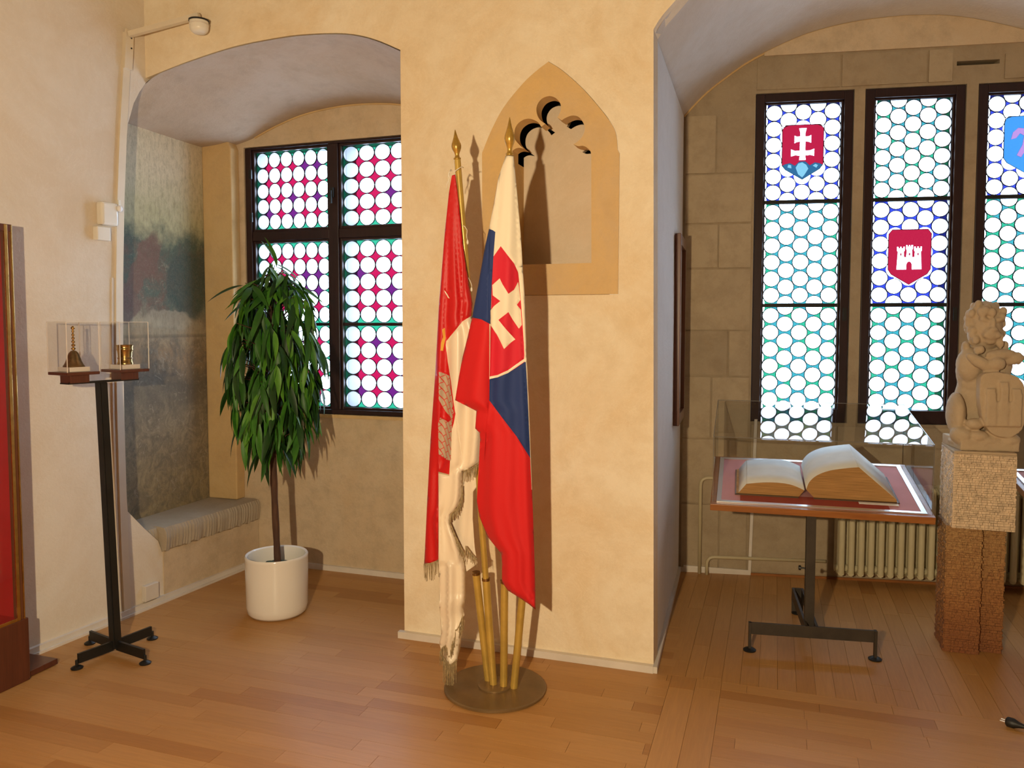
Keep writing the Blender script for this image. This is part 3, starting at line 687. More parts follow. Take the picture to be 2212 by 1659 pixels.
def panel(par, x0, x1, z0, z1, mode, r, colours, edge, cover=None, rows=None, cols=None, SPoly=None, rz=None):
    """a leaded panel in window coordinates; cover(x,z) -> True where a shield replaces the roundels"""
    cen = []; rx = r if mode == 'sq' else r * 1.03; rz = rz or r
    if mode == 'sq':
        for i in range(cols):
            for j in range(rows): cen.append((x0 + (i + .5) * (x1 - x0) / cols, z1 - (j + .5) * (z1 - z0) / rows))
    else:
        hx = (x1 - x0 - 2 * r) / 4; pz_ = (z1 - z0) / rows
        for i in range(-1, 6):
            for j in range(-1, rows + 2):
                cen.append((x0 + r + i * hx, z1 - (j + (.5 if i % 2 == 0 else 0)) * pz_))
    if r not in RM: RM[r] = roundel_mesh(r)
    lead = G(); inside = []
    for c in cen:
        if cover and cover(*c): continue
        full = x0 - 2e-3 <= c[0] - rx and c[0] + rx <= x1 + 2e-3 and z0 - 1e-4 <= c[1] - rz and c[1] + rz <= z1 + 1e-4 and not (SPoly and any(inpoly(c[0] + math.cos(q) * rx, c[1] + math.sin(q) * rz, SPoly) for q in [i * .5236 for i in range(12)]))
        if full:
            o = bpy.data.objects.new('roundel', RM[r]); link(o, par); o.location = (c[0], 0, c[1]); o.scale = (rx / r, 1, rz / r)
            n = 20
            a = [Vector((c[0] + math.cos(6.2832 * k / n) * (rx - .0030), -.004, c[1] + math.sin(6.2832 * k / n) * (rz - .0030))) for k in range(n)]
            b = [Vector((c[0] + math.cos(6.2832 * k / n) * (rx + .0008), -.004, c[1] + math.sin(6.2832 * k / n) * (rz + .0008))) for k in range(n)]
            k0 = len(lead.v); lead.v += a + b + [p + Vector((0, .008, 0)) for p in a] + [p + Vector((0, .008, 0)) for p in b]
            for k in range(n):
                q = (k + 1) % n
                lead.f += [(k0 + k, k0 + q, k0 + n + q, k0 + n + k), (k0 + 2 * n + k, k0 + 3 * n + k, k0 + 3 * n + q, k0 + 2 * n + q), (k0 + k, k0 + 2 * n + k, k0 + 2 * n + q, k0 + q)]
                lead.m += [0, 0, 0]
        else:
            cp = clip([(c[0] + math.cos(6.2832 * k / 20) * rx, c[1] + math.sin(6.2832 * k / 20) * rz) for k in range(20)], x0, x1, z0, z1)
            if SPoly: cp = hug(cp, SPoly)
            if len(cp) > 2 and abs(area(cp)) > r * r * .12:
                obj('roundel', G().prism(cp, [], .003, (0, -.0015, 0)), 'roundel', par)
                cl = [Vector((p[0], -.002, p[1])) for p in cp]; lead.tube(cl + [cl[0]], .0026, 4, cap=False)
    # coloured pieces between
    by = {}
    if mode == 'sq':
        dx, dz = (x1 - x0) / cols, (z1 - z0) / rows
        for i in range(cols + 1):
            for j in range(rows + 1):
                cx, cz = x0 + i * dx, z0 + j * dz; p = []
                for qx, qz, a0 in ((1, 1, 180), (-1, 1, 270), (-1, -1, 0), (1, -1, 90)):
                    ox, oz = cx + qx * dx / 2, cz + qz * dz / 2
                    for k in range(5):
                        a = R(a0 + (90 - k * 22.5))
                        p.append((ox + rx * math.cos(a), oz + rz * math.sin(a)))
                p = clip(p, x0, x1, z0, z1)
                if len(p) > 2:
                    bd = i in (0, cols) or j in (0, rows)
                    col = edge if bd else random.choice(colours)
                    obj('glass_quarry', G().prism(p, [], .003, (0, 0, 0)), col, par)
    else:
        hx = (x1 - x0 - 2 * r) / 4; pz_ = (z1 - z0) / rows; rr = r
        for i in range(-1, 5):
            for j in range(-1, 2 * rows + 2):
                a = (x0 + r + i * hx, i % 2); zi = z1 - j * pz_ / 2
                # two touching in one column, one in the neighbour
                for (ca, cb) in ((i, i + 1),):
                    par_ = 0 if ca % 2 == 0 else 1
                    up = (j % 2 == 1) == (par_ == 0)
                    if up: pts = [(ca, zi), (cb, zi + pz_ / 2), (cb, zi - pz_ / 2)]
                    else: pts = [(cb, zi), (ca, zi - pz_ / 2), (ca, zi + pz_ / 2)]
                    C = [(x0 + r + q * hx, z) for q, z in pts]
                    gx, gz = sum(c[0] for c in C) / 3, sum(c[1] for c in C) / 3
                    if SPoly and inpoly(gx, gz, SPoly): continue
                    p = []
                    for k in range(3):
                        c0, cprev, cnext = C[k], C[k - 1], C[(k + 1) % 3]
                        a0 = math.atan2(cprev[1] - c0[1], cprev[0] - c0[0]); a1 = math.atan2(cnext[1] - c0[1], cnext[0] - c0[0])
                        da = (a1 - a0 + math.pi) % (2 * math.pi) - math.pi
                        for s in range(5): p.append((c0[0] + rr * math.cos(a0 + da * s / 4), c0[1] + rr * math.sin(a0 + da * s / 4)))
                    p = clip(p, x0, x1, z0, z1)
                    if SPoly and len(p) > 2: p = hug(p, SPoly)
                    if len(p) > 2:
                        bd = i < 0 or i > 3
                        by.setdefault(edge if bd else random.choice(colours), []).append(p)
        ks = sorted(by); g = G()
        for m_, k in enumerate(ks):
            for p in by[k]: g.prism(p, [], .003, (0, 0, 0), m=m_)
        if ks: obj('glass_quarries', g, ks, par, kind='stuff')
    obj('lead_came', lead, 'lead', par)

# ---- left window: four casements
YG = 4.46
wl = thing('window_1', 'four-light dark wooden window glazed with clear roundels and ruby glass', 'window', (0, YG, 0)); wl['kind'] = 'structure'
fx0, fx1 = -3.33, -2.005; mxc = -2.672
fg = G()
fg.box((fx0, -.045, 1.025), (fx0 + .045, .04, 2.75)).box((fx1 - .045, -.045, 1.025), (fx1, .04, 2.75)).box((fx0 + .045, -.045, 2.738), (fx1 - .045, .04, 2.752)).box((fx0 + .045, -.045, 1.022), (fx1 - .045, .04, 1.052))
fg.box((mxc - .035, -.045, 1.052), (mxc + .035, .04, 2.738)).box((fx0 + .045, -.04, 2.145), (mxc - .035, .04, 2.205)).box((mxc + .035, -.04, 2.145), (fx1 - .045, .04, 2.205))
obj('frame', fg, 'darkwood', wl, bevel=.004)
gl = []
for (a, b) in ((fx0 + .045, mxc - .035), (mxc + .035, fx1 - .045)):
    for (c, d) in ((2.205, 2.738), (1.052, 2.145)):
        s = .016
        sg = G().box((a, -.03, c), (a + s, .025, d)).box((b - s, -.03, c), (b, .025, d)).box((a + s, -.03, c), (b - s, .025, c + s)).box((a + s, -.03, d - s), (b - s, .025, d))
        big = d - c > .8
        if big: sg.box((a + s, -.02, (c + d) / 2 - .010), (b - s, .02, (c + d) / 2 + .010))
        so = obj('casement', sg, 'darkwood', wl, bevel=.003)
        parts_ = [((c + d) / 2 + .010, d - s), (c + s, (c + d) / 2 - .010)] if big else [(c + s, d - s)]
        for (z0, z1) in parts_:
            cols = 6 if a < -3 else 5
            rr = (b - a - 2 * s) / cols / 2 - .0005; rzz = (z1 - z0) / 10 - .0005
            panel(so, a + s, b - s, z0, z1, 'sq', round(rr, 5), ['gred', 'gred', 'gpurple', 'gred'], 'ggreen', rows=5, cols=cols, rz=rzz)
hd = G().box((mxc - .012, -.065, 2.40), (mxc + .012, -.045, 2.46)).box((mxc - .006, -.08, 2.36), (mxc + .006, -.064, 2.44))
obj('latch', hd, 'blacksteel', wl)
obj('hinge', G().box((fx0 + .035, -.055, 2.55), (fx0 + .055, -.045, 2.61)), 'blacksteel', wl); obj('hinge', G().box((fx0 + .035, -.055, 2.27), (fx0 + .055, -.045, 2.33)), 'blacksteel', wl)
struct('trim_3', G().box((-3.30, YL - .012, 1.0), (-1.78, YL, 1.02)), 'jamb', 'sill')

# ---- three lancets
def shield_poly(cx, cz, w, h):
    p = [(-.5, .42), (-.42, .5), (.42, .5), (.5, .42), (.5, -.22), (.42, -.31), (0, -.5), (-.42, -.31), (-.5, -.22)]
    return [(cx + a * w, cz + b * h) for a, b in p]
def flat(name, poly, m, par, y=0., t=.003, holes=()): return obj(name, G().prism(poly, list(holes), t, (0, y, 0)), m, par)
labels = ['first lancet window, scarlet shield with a white double cross in its top light', 'middle lancet window, scarlet shield with a white castle in its second light', 'third lancet window behind the statue, azure shield in its top light']
for wi, (ua, ub) in enumerate(LW):
    base = rw(0, 0, -.035)
    wo = thing('window_%d' % (wi + 2), labels[wi], 'window', base, rotz=RANG); wo['kind'] = 'structure'
    a, b = ua + .004, ub - .004; c, d = LZ[0] + .003, LZ[1] - .003; s = .052
    g = G().box((a, -.03, c), (a + s, .05, d)).box((b - s, -.03, c), (b, .05, d)).box((a + s, -.03, d - s), (b - s, .05, d)).box((a + s, -.03, c), (b - s, .05, c + s + .03))
    g.box((a + s, -.012, c + s + .03), (a + s + .012, .04, d - s)).box((b - s - .012, -.012, c + s + .03), (b - s, .04, d - s)).box((a + s, -.012, d - s - .012), (b - s, .04, d - s))
    obj('frame', g, 'darkwood', wo, bevel=.004)
    gx0, gx1 = a + s + .012, b - s - .012; gz0, gz1 = c + s + .03, d - s - .012
    bars = [gz1, 2.358, 1.717, gz0]
    bar = G()
    for zz in bars[1:3]: bar.box((gx0, -.012, zz - .011), (gx1, .02, zz + .011))
    obj('saddle_bar', bar, 'blacksteel', wo)
    for k in range(3):
        z1, z0 = bars[k] - (.011 if k else 0), bars[k + 1] + (.011 if k < 2 else 0)
        r = round((gx1 - gx0) / 9.05, 5); r = min(r, round((z1 - z0) / 12 - .0004, 5))
        hasS = (wi, k) in ((0, 0), (1, 1), (2, 0)); cov = None; cmid = (gx0 + gx1) / 2; cz = (z0 + z1) / 2
        SP = None
        if hasS:
            cz += .0 if k == 0 else -.03; sw, sh = .245, .335; SP = shield_poly(cmid, cz, sw, sh)
            cov = lambda x, z: inpoly(x, z, SP)
        panel(wo, gx0, gx1, z0, z1, 'hex', r, ['gblue'] if hasS else ['gteal', 'gteal', 'ggreen'] if (wi, k) != (0, 1) else ['gteal'], 'gblue' if hasS else 'ggreen', cover=cov, rows=6, SPoly=SP)
        if hasS:
            P_ = lambda L: [(cmid + x * sw, cz + z * sh) for x, z in L]
            outl = [Vector((p[0], -.003, p[1])) for p in SP]; obj('lead_outline', G().tube(outl + [outl[0]], .002, 5, cap=False), 'lead', wo)
            sl = ['scarlet shield with white double cross', 'scarlet shield with white castle', 'azure shield with pink figure'][wi]
            if wi == 0:
                cr_ = P_([(-.08, -.14), (-.065, -.06), (-.18, -.05), (-.28, -.07), (-.28, .06), (-.18, .03), (-.065, .03), (-.065, .20), (-.15, .19), (-.20, .17), (-.20, .31), (-.15, .29), (-.06, .29), (-.06, .35), (-.09, .44), (.09, .44), (.06, .35), (.06, .29), (.15, .29), (.20, .31), (.20, .17), (.15, .19), (.065, .20), (.065, .03), (.18, .03), (.28, .06), (.28, -.07), (.18, -.05), (.065, -.06), (.08, -.14)])
                hill = [(-.5, -.24), (-.42, -.21), (-.30, -.19), (-.18, -.24), (-.07, -.165), (.07, -.165), (.18, -.24), (.30, -.19), (.42, -.21), (.5, -.24)]
                q = flat('shield', [(x, z) for x, z in P_([(-.5, .42), (-.42, .5), (.42, .5), (.5, .42)] + list(reversed(hill)))], 'gshield', wo, holes=[cr_]); tag(q, sl)
                flat('double_cross', cr_, 'gwhite', q)
                lights = [P_([(0, -.18), (.10, -.23), (.15, -.30), (.05, -.42), (0, -.46), (-.10, -.40), (-.16, -.28), (-.10, -.20)]), P_([(-.34, -.215), (-.27, -.225), (-.26, -.29), (-.36, -.27)]), P_([(.32, -.215), (.38, -.24), (.34, -.29), (.25, -.25)])]
                hl_ = flat('triple_hill', P_(hill + [(.42, -.31), (0, -.5), (-.42, -.31)]), 'gdkteal', q, holes=lights)
                for L_ in lights: flat('hill_light', L_, 'gpale', q)
            elif wi == 1:
                ca_ = []
                def merl(x0_, x1_, zt): w_ = x1_ - x0_; return [(x0_, zt - .09), (x0_ - .02, zt - .07), (x0_ - .02, zt), (x0_ + .015, zt), (x0_ + .015, zt - .03), (x0_ + w_ * .38, zt - .03), (x0_ + w_ * .38, zt), (x0_ + w_ * .62, zt), (x0_ + w_ * .62, zt - .03), (x1_ - .015, zt - .03), (x1_ - .015, zt), (x1_ + .02, zt), (x1_ + .02, zt - .07), (x1_, zt - .09)]
                ca_ = [(-.29, -.22)] + merl(-.27, -.13, .19) + [(-.12, .0), (-.07, .0)] + merl(-.06, .06, .22) + [(.07, .0), (.12, .0)] + merl(.13, .27, .19) + [(.29, -.22), (.065, -.22), (.065, -.13), (.04, -.09), (0, -.075), (-.04, -.09), (-.065, -.13), (-.065, -.22)]
                ca_ = P_(ca_); q = flat('shield', SP, 'gshield', wo, holes=[ca_]); tag(q, sl); flat('castle', ca_, 'gwhite', q)
                for x0_ in (-.2, 0, .2): flat('window_slit', P_([(x0_ - .018, .03), (x0_ + .018, .03), (x0_ + .018, .075), (x0_ - .018, .075)]), 'gshield', q, -.004)
            else:
                fg_ = P_([(-.34, .1), (-.30, .22), (-.18, .30), (.0, .28), (.1, .2), (.25, .24), (.2, .1), (.1, -.05), (.2, -.2), (.08, -.24), (0, -.1), (-.1, -.22), (-.2, -.18), (-.08, .0), (-.05, .16), (-.14, .2), (-.22, .12)])
                q = flat('shield', SP, 'gsky', wo, holes=[fg_]); tag(q, sl); flat('figure', fg_, 'gpink', q)
    if wi < 2: obj('catch', G().box((b - .035, -.045, 1.62), (b - .015, -.03, 1.70)), 'blacksteel', wo)

# ================================================================== THINGS
# ---- flag stand: disc, four sockets
sb = Vector((-1.14, 3.175, 0))
fs = thing('flag_stand', 'round dull gold floor stand with four slanted tubes holding two flags', 'flag stand', sb)
obj('base_disc', G().lathe([(.218, 0), (.224, .004), (.224, .012), (.219, .016)], sb, 64), 'goldisc', fs, world=True, smooth=True, autos=30)
obj('socket_ring', G().lathe([(.075, .016), (.075, .022), (.07, .024)], sb, 32), 'goldisc', fs, world=True, smooth=True, autos=30)
def Y1(y): return lerp(3.17, 3.06, (1469 - y) / 1189)
def Y2(y): return lerp(3.17, 2.90, (1471 - y) / 1213)
def Ly(fn): return lambda x, y, off=0.: ypl(x, y, fn(y) - off)
l1, l2 = Ly(Y1), Ly(Y2)
def flr(x, y): p = zpl(x, y); p.z = .016; return p
tubes = [((1055, 1462), (1028, 1237), 3.2, 3.13), ((1066, 1470), (1050, 1250), 3.17, 3.15), ((1088, 1472), (1090, 1255), 3.17, 3.115), ((1110, 1469), (1131, 1262), 3.18, 3.13)]
for (b, t, ya, yb) in tubes:
    A_, B_ = ypl(b[0], b[1], ya), ypl(t[0], t[1], yb); A_.z = .016
    q = obj('tube', G().tube([A_, B_], .0165, 16), 'gold', fs, world=True, smooth=True, autos=40)
    d = (B_ - A_).normalized()
    obj('rim', G().tube([B_ - d * .008, B_ + d * .003], .0185, 16), 'bronze', q, world=True, smooth=True, autos=40)

def cdt_sheet(outline, regions, step=7, lines=()):
    pts = [Vector(p) for p in outline]; n = len(pts); edges = [(i, (i + 1) % n) for i in range(n)]
    for poly, _ in regions:
        k = len(pts); pts += [Vector(p) for p in poly]; edges += [(k + i, k + (i + 1) % len(poly)) for i in range(len(poly))]
    for ln in lines:
        k = len(pts); pts += [Vector(p) for p in ln]; edges += [(k + i, k + i + 1) for i in range(len(ln) - 1)]
    xs = [p[0] for p in outline]; ys = [p[1] for p in outline]
    y = min(ys) + step / 2; r = 0
    while y < max(ys):
        x = min(xs) + (step / 2 if r % 2 else 0)
        while x < max(xs):
            if inpoly(x, y, outline): pts.append(Vector((x, y)))
            x += step
        y += step; r += 1
    v, e, f, *_ = delaunay_2d_cdt(pts, edges, [], 0, 1e-3)
    out = []; ms = []
    for t in f:
        cx = sum(v[i].x for i in t) / 3; cy = sum(v[i].y for i in t) / 3
        if not inpoly(cx, cy, outline): continue
        m = 0
        for poly, mi in regions:
            if inpoly(cx, cy, poly): m = mi
        out.append(tuple(t)); ms.append(m)
    return [(p.x, p.y) for p in v], out, ms
def span(outline, y):
    xs = []
    for i in range(len(outline)):
        (xa, ya), (xb, yb) = outline[i - 1], outline[i]
        if (ya > y) != (yb > y): xs.append(xa + (xb - xa) * (y - ya) / (yb - ya))
    return (min(xs), max(xs)) if xs else (0, 1)
def sheet(name, outline, regions, mats, lift, depth, parent, step=7, thick=.0016, lines=(), lab=None):
    v, f, ms = cdt_sheet(outline, regions, step, lines)
    g = G(); P = [lift(x, y, depth(x, y)) for x, y in v]
    ff = []
    for t, m in zip(f, ms):
        a, b, c = (P[i] for i in t)
        nn = (b - a).cross(c - a)
        ff.append(t if nn.dot(EYEP - a) > 0 else (t[0], t[2], t[1]))
    g.add(P, ff, ms)
    o = obj(name, g, mats, parent, world=True, smooth=True, label=lab)
    md = o.modifiers.new('cloth', 'SOLIDIFY'); md.thickness = thick; md.offset = -1
    return o
def finial(px, py0, py1, lift, ax, parent, mat='brass', dr=0.):
    a, b = lift(px + dr, py1), lift(px, py0); d = (b - a); L = d.length
    prof = [(.0105, 0), (.0125, .02), (.0125, .05), (.0085, .08), (.0075, .14), (.0085, .20), (.0125, .29), (.0160, .38), (.0168, .45), (.0155, .53), (.0115, .63), (.0075, .74), (.0045, .85), (.0022, .95), (.0006, 1.)]
    return obj('finial', G().lathe([(r * 1.22, z * L) for r, z in prof], a, 20, axis=d.normalized()), mat, parent, world=True, smooth=True, autos=60)

# ---- city flag (left): satin, red over white, castle
ba = l1(1066, 1466); ba.z = .02
f1 = thing('city_flag', 'furled red and white satin flag with a castle emblem and gold fringe', 'flag', (ba.x, ba.y, 0))
obj('pole', G().tube([ba, l1(1040, 1124), l1(1012, 640), l1(988, 345)], .0138, 16), 'gold', f1, world=True, smooth=True, autos=40)
finial(983, 280, 345, l1, None, f1, 'finial', 5)
O1 = [(976, 379), (983, 377), (986, 398), (993, 458), (1000, 528), (1007, 577), (1014, 620), (1021, 656), (1018, 683), (1022, 700), (1030, 720), (1044, 860), (1044, 940), (1036, 1000), (1016, 1013), (1000, 1018), (1000, 1045), (998, 1075), (990, 1097), (974, 1112), (972, 1128), (985, 1160), (1000, 1195), (1006, 1235), (1006, 1290), (1001, 1315), (1005, 1344), (999, 1365), (994, 1400), (988, 1425), (972, 1440), (957, 1420), (949, 1390), (953, 1370), (949, 1312), (948.5, 1240), (947, 1208), (941, 1212), (930, 1217), (916, 1219), (918, 1185), (923, 1077), (930, 950), (940, 808), (948, 658), (961, 498), (969.5, 418)]
Wt = [(1017.5, 683), (999, 694), (964, 737), (963, 745), (967, 780), (973.6, 821), (980, 870), (984, 894), (980, 915), (975, 930), (974, 975), (972, 997), (970.4, 1026), (947, 1020), (947, 1208), (948, 1500), (1060, 1500), (1060, 700), (1024, 680)]
strip = [(947, 1019), (970.5, 1025), (970.5, 1028), (947, 1022.5)]
cas = [(947.8, 803), (958, 806), (971, 812), (974, 846), (979, 876), (976, 882), (981, 890), (974, 902), (962, 888), (956, 878), (947.5, 862)]
cas2 = [(951, 902), (969, 912), (973, 908), (975, 895), (978, 897), (976, 921), (974, 995), (965, 993), (947.5, 981), (946.5, 915)]
crest = [(955, 712), (961, 708), (962.5, 730), (959, 746), (957, 758), (951.5, 757), (953, 740), (957, 728)]
slit = [(959, 627), (962, 629), (971.5, 644.5), (968, 644)]
def dep1(x, y):
    a, b = span(O1, y); s = (x - a) / max(b - a, 1); wd = (b - a) / 100
    w_ = min(1, max(0, (y - 380) / 250))
    d = .025 + .035 * w_ * math.sqrt(max(0, 1 - (2 * s - 1) ** 2 * .96))
    d += w_ * (.010 * math.sin(s * 15 + y * .0012) + .003 * math.sin(s * 27 - y * .002))
    if y > 690:      # the satin part: long soft pipes
        u = (x - 947) / 22; d += min(1, (y - 690) / 120) * .008 * math.sin(u * 3.1 + y * .003)
    if x < 947 + 2 and y > 640: d -= .02 * min(1, (y - 640) / 150) * min(1, max(0, (949 - x) / 9))     # the outer red edge is folded behind
    if y > 1290: d += .008 * math.sin(y * .085 + x * .03)
    return d
mats1 = ['credsatin', 'csatin', 'castle', 'cgold', 'cback']
sheet('cloth', O1, [(Wt, 1), (strip, 4), (cas, 2), (cas2, 2), (crest, 3), (slit, 1)], mats1, l1, dep1, f1, 6, lines=([(948, 660), (947, 803), (947, 1205)], [(1003, 560), (1000, 690), (1000, 1010)], [(984, 895), (1000, 1000)]))
# rear layer: lining that shows to the right of the front fold, and the body of the furl
O1b = [(992, 1010), (1018, 1008), (1037, 996), (1038, 1040), (1022, 1062), (1021, 1120), (1025, 1182), (1031, 1217), (1020, 1226), (1006, 1236), (985, 1200), (965, 1160), (960, 1100)]
sheet('lining', O1b, [], ['csatin'], l1, lambda x, y: .004 + .008 * math.sin(x * .16 + y * .01) * min(1, (y - 990) / 40), f1, 7, lab='creamy satin rear fold')
O1c = [(980, 385), (990, 470), (1008, 600), (1015, 700), (1036, 900), (1030, 1000), (1000, 1190), (985, 1300), (955, 1300), (945, 1200), (930, 1190), (938, 960), (955, 660), (970, 450)]
sheet('back_fold', O1c, [([(900, 700), (1100, 660), (1100, 1400), (900, 1400)], 1)], ['credsatin', 'csatin'], l1, lambda x, y: -.03 - .02 * math.sqrt(max(0, 1 - (2 * (x - span(O1c, y)[0]) / max(1, span(O1c, y)[1] - span(O1c, y)[0]) - 1) ** 2)), f1, 14)
def fringe(paths, lift, parent, Lpx=26, off=.03, n=2.2, mat='fringe'):
    g = G()
    for path, drop in paths:
        d = [0]
        for a, b in zip(path, path[1:]): d.append(d[-1] + math.dist(a, b))
        k = int(d[-1] / n) + 1
        for i in range(k):
            t = d[-1] * i / k; x = interp(list(zip(d, [p[0] for p in path])), t); y = interp(list(zip(d, [p[1] for p in path])), t)
            L = drop * random.uniform(.75, 1.1); sx = random.uniform(-2.5, 2.5); o_ = off + random.uniform(-.004, .006)
            g.tube([lift(x, y - 1, o_), lift(x + sx * .5, y + L * .5, o_ + .003), lift(x + sx, y + L, o_)], [.0019, .0016, .0012], 4)
        g.tube([lift(p[0], p[1], off + .003) for p in path], .0028, 6)
    return obj('fringe', g, mat, parent, world=True, kind='stuff')
fringe([([(916, 1219), (930, 1217), (941, 1213), (948, 1210)], 36), ([(1038, 998), (1018, 1012), (1000, 1018)], 26)], l1, f1, off=.036)
fringe([([(999, 1050), (997, 1078), (988, 1098), (973, 1112), (972, 1130), (984, 1158), (1000, 1190), (1006, 1200)], 20), ([(1006, 1180), (1018, 1196), (1030, 1208)], 18)], l1, f1, off=.042)
fringe([([(1000, 1330), (992, 1352), (978, 1375), (966, 1392), (955, 1400), (950, 1410)], 30), ([(957, 1420), (972, 1438), (988, 1425)], 52), ([(985, 1360), (975, 1395), (968, 1425)], 24)], l1, f1, off=.055)
cg = G()
def cord(pts, r): obj('cord', G().tube(pts, r, 6), 'cord', f1, world=True, smooth=True)
cord([l1(974, 366, .02), l1(980, 372, .03), l1(988, 366, .03), l1(997, 360, .02), l1(1001, 362, .0)], .0016)
cord([l1(974, 366, .02), l1(969, 374, .03), l1(972, 384, .03), l1(966, 396, .03), l1(964, 408, .03)], .0018)
cord([l1(976, 368, .02), l1(971, 372, .03), l1(968, 384, .03), l1(971, 404, .03)], .0014)
cord([l1(999, 487, .02), l1(1004, 489, .02), l1(1009, 497, .02), l1(1008, 510, .02), l1(1010, 522, .02)], .0016)
cord([l1(1012, 600, .02), l1(1016, 608, .02), l1(1019, 616, .02), l1(1018, 628, .02)], .0016)
for x, y in ((1010, 522), (1018.5, 624), (970, 377)): obj('knot', G().lathe([(.001, -.012), (.005, -.006), (.004, .004), (.001, .009)], l1(x, y, .025), 8), 'cord', f1, world=True, smooth=True)

# ---- state flag (right)
bb = l2(1088, 1470); bb.z = .02
f2 = thing('state_flag', 'furled white, blue and red flag with a white double cross on a red shield', 'flag', (bb.x, bb.y, 0))
obj('pole', G().tube([bb, l2(1091, 1150), l2(1096, 700), l2(1100, 336)], .0138, 16), 'gold', f2, world=True, smooth=True, autos=40)
finial(1101, 253, 336, l2, None, f2, 'finial', 0)
O2 = [(1092, 337), (1100, 335), (1109.5, 337), (1112, 360), (1115.5, 398), (1120, 450), (1125.5, 514.5), (1130, 590), (1134, 650), (1137, 753), (1141.7, 848), (1145.8, 950), (1149.4, 1058), (1153, 1152), (1156.7, 1275), (1157, 1317), (1142, 1305), (1126, 1294), (1097, 1275.5), (1084, 1257), (1084, 1215), (1082.5, 1196), (1053.6, 1160), (1035.5, 1116), (1030, 1084), (1037, 950), (1036, 935), (1026.4, 925.6), (1029, 888), (1006, 876), (983, 864.6), (991, 815), (999, 772), (1010, 728), (1019.7, 685.6), (1032.6, 617), (1046, 541), (1056, 494.6), (1066, 441.5), (1076, 385)]
fold = [(1081, 345), (1076, 430), (1070, 501), (1066, 554), (1062, 620), (1060, 700), (1058, 800), (1056.5, 862), (1054, 898), (1050, 930), (1046, 1000)]
def c2(x, y): return (880 + x / 3.6875, 550 + y / 3.6875)
regs = [
 ([(1000, 330), (1300, 330), (1300, 823), (1133, 781), (1097, 806), (1075, 815), (1057, 819), (1057, 501), (1040, 494)], 1),      # white of the front face
 ([(1040, 493.5), (1056, 494.6), (1064, 497), (1070, 501), (1066, 554), (1062, 620), (1059.5, 700.5), (1040, 690), (1019, 685.4), (900, 685), (900, 493)], 2),
 ([(1081.7, 531.7), (1094, 548), (1110.5, 569), (1119, 588), (1121.4, 604), (1126, 660), (1130.5, 712), (1133.2, 766), (1132, 775), (1115, 787), (1097, 800), (1075, 810), (1057.8, 813.5), (1058, 800), (1060, 700), (1062, 620), (1066, 554)], 3),
 ([c2(*p) for p in [(735, 190), (760, 240), (805, 312), (850, 280), (882, 218), (890, 260), (900, 362), (872, 400), (903, 438), (912, 560), (888, 590), (840, 520), (805, 458), (725, 520), (790, 600), (860, 675), (825, 700), (770, 752), (720, 650), (665, 565), (662, 445), (690, 410), (740, 370), (680, 325), (676, 242)]], 1),
 ([(1057.6, 819), (1057, 863), (1056.3, 864), (1066, 877), (1083, 900), (1116, 943), (1147, 992), (1160, 992), (1160, 700), (1133, 782), (1116, 794), (1097, 806), (1075, 815)], 2),
]
stripR = [(1109.5, 330), (1116, 398), (1121, 450), (1122, 520), (1120, 577), (1123, 640), (1131, 740), (1133.5, 782), (1136, 782), (1141.7, 848), (1147, 950), (1200, 950), (1200, 330)]
regs.append(([(1118, 577), (1121, 604), (1126, 660), (1131.5, 740), (1133.5, 782), (1135.8, 782), (1139.5, 848), (1143.8, 950), (1148.3, 1058), (1170, 1058), (1170, 570)], 1))
def dep2(x, y):
    a, b = span(O2, y); s = (x - a) / max(b - a, 1)
    w_ = min(1, max(0, (y - 340) / 260))
    d = .028 + (.012 + .045 * w_) * math.sqrt(max(0, 1 - (2 * s - 1) ** 2 * .97))
    fx = interp([(p[1], p[0]) for p in fold], y) if y < 1000 else 1046
    if y < 960:      # left flap lies over the front face, with a rounded edge
        k = min(1, max(0, (960 - y) / 60)) * w_
        t = (fx - x) / 7
        d += .024 * k * (1 / (1 + math.exp(-t * 1.6))) - .010 * k * math.exp(-((x - fx - 5) / 7) ** 2)
    d += w_ * .005 * math.sin(s * 19 + y * .003) + w_ * .004 * math.sin((x - 1095) * .11 + y * .004)
    if x > 1100: 
        sx = interp([(340, 1112), (450, 1116), (640, 1124), (800, 1133), (1000, 1143), (1200, 1150)], y); d -= .010 * math.exp(-((x - sx) / 2.5) ** 2)
    if y > 880: d += min(1, (y - 880) / 200) * .007 * math.sin((x - 1040) * .085 - y * .002)
    return d
sheet('cloth', O2, regs, ['cred', 'cwhite', 'cblue', 'cshield'], l2, dep2, f2, 6, lines=(fold,))
O2c = [(1097, 345), (1107, 345), (1118, 500), (1128, 700), (1136, 900), (1143, 1200), (1145, 1290), (1100, 1265), (1090, 1200), (1062, 1150), (1042, 1100), (1042, 930), (1030, 860), (1030, 700), (1060, 520), (1080, 400)]
sheet('back_fold', O2c, [([(900, 330), (1200, 330), (1200, 560), (900, 560)], 1), ([(900, 560), (1200, 560), (1200, 900), (900, 760)], 2)], ['cred', 'cwhite', 'cblue'], l2, lambda x, y: -.03 - .02 * math.sqrt(max(0, 1 - (2 * (x - span(O2c, y)[0]) / max(1, span(O2c, y)[1] - span(O2c, y)[0]) - 1) ** 2)), f2, 14)

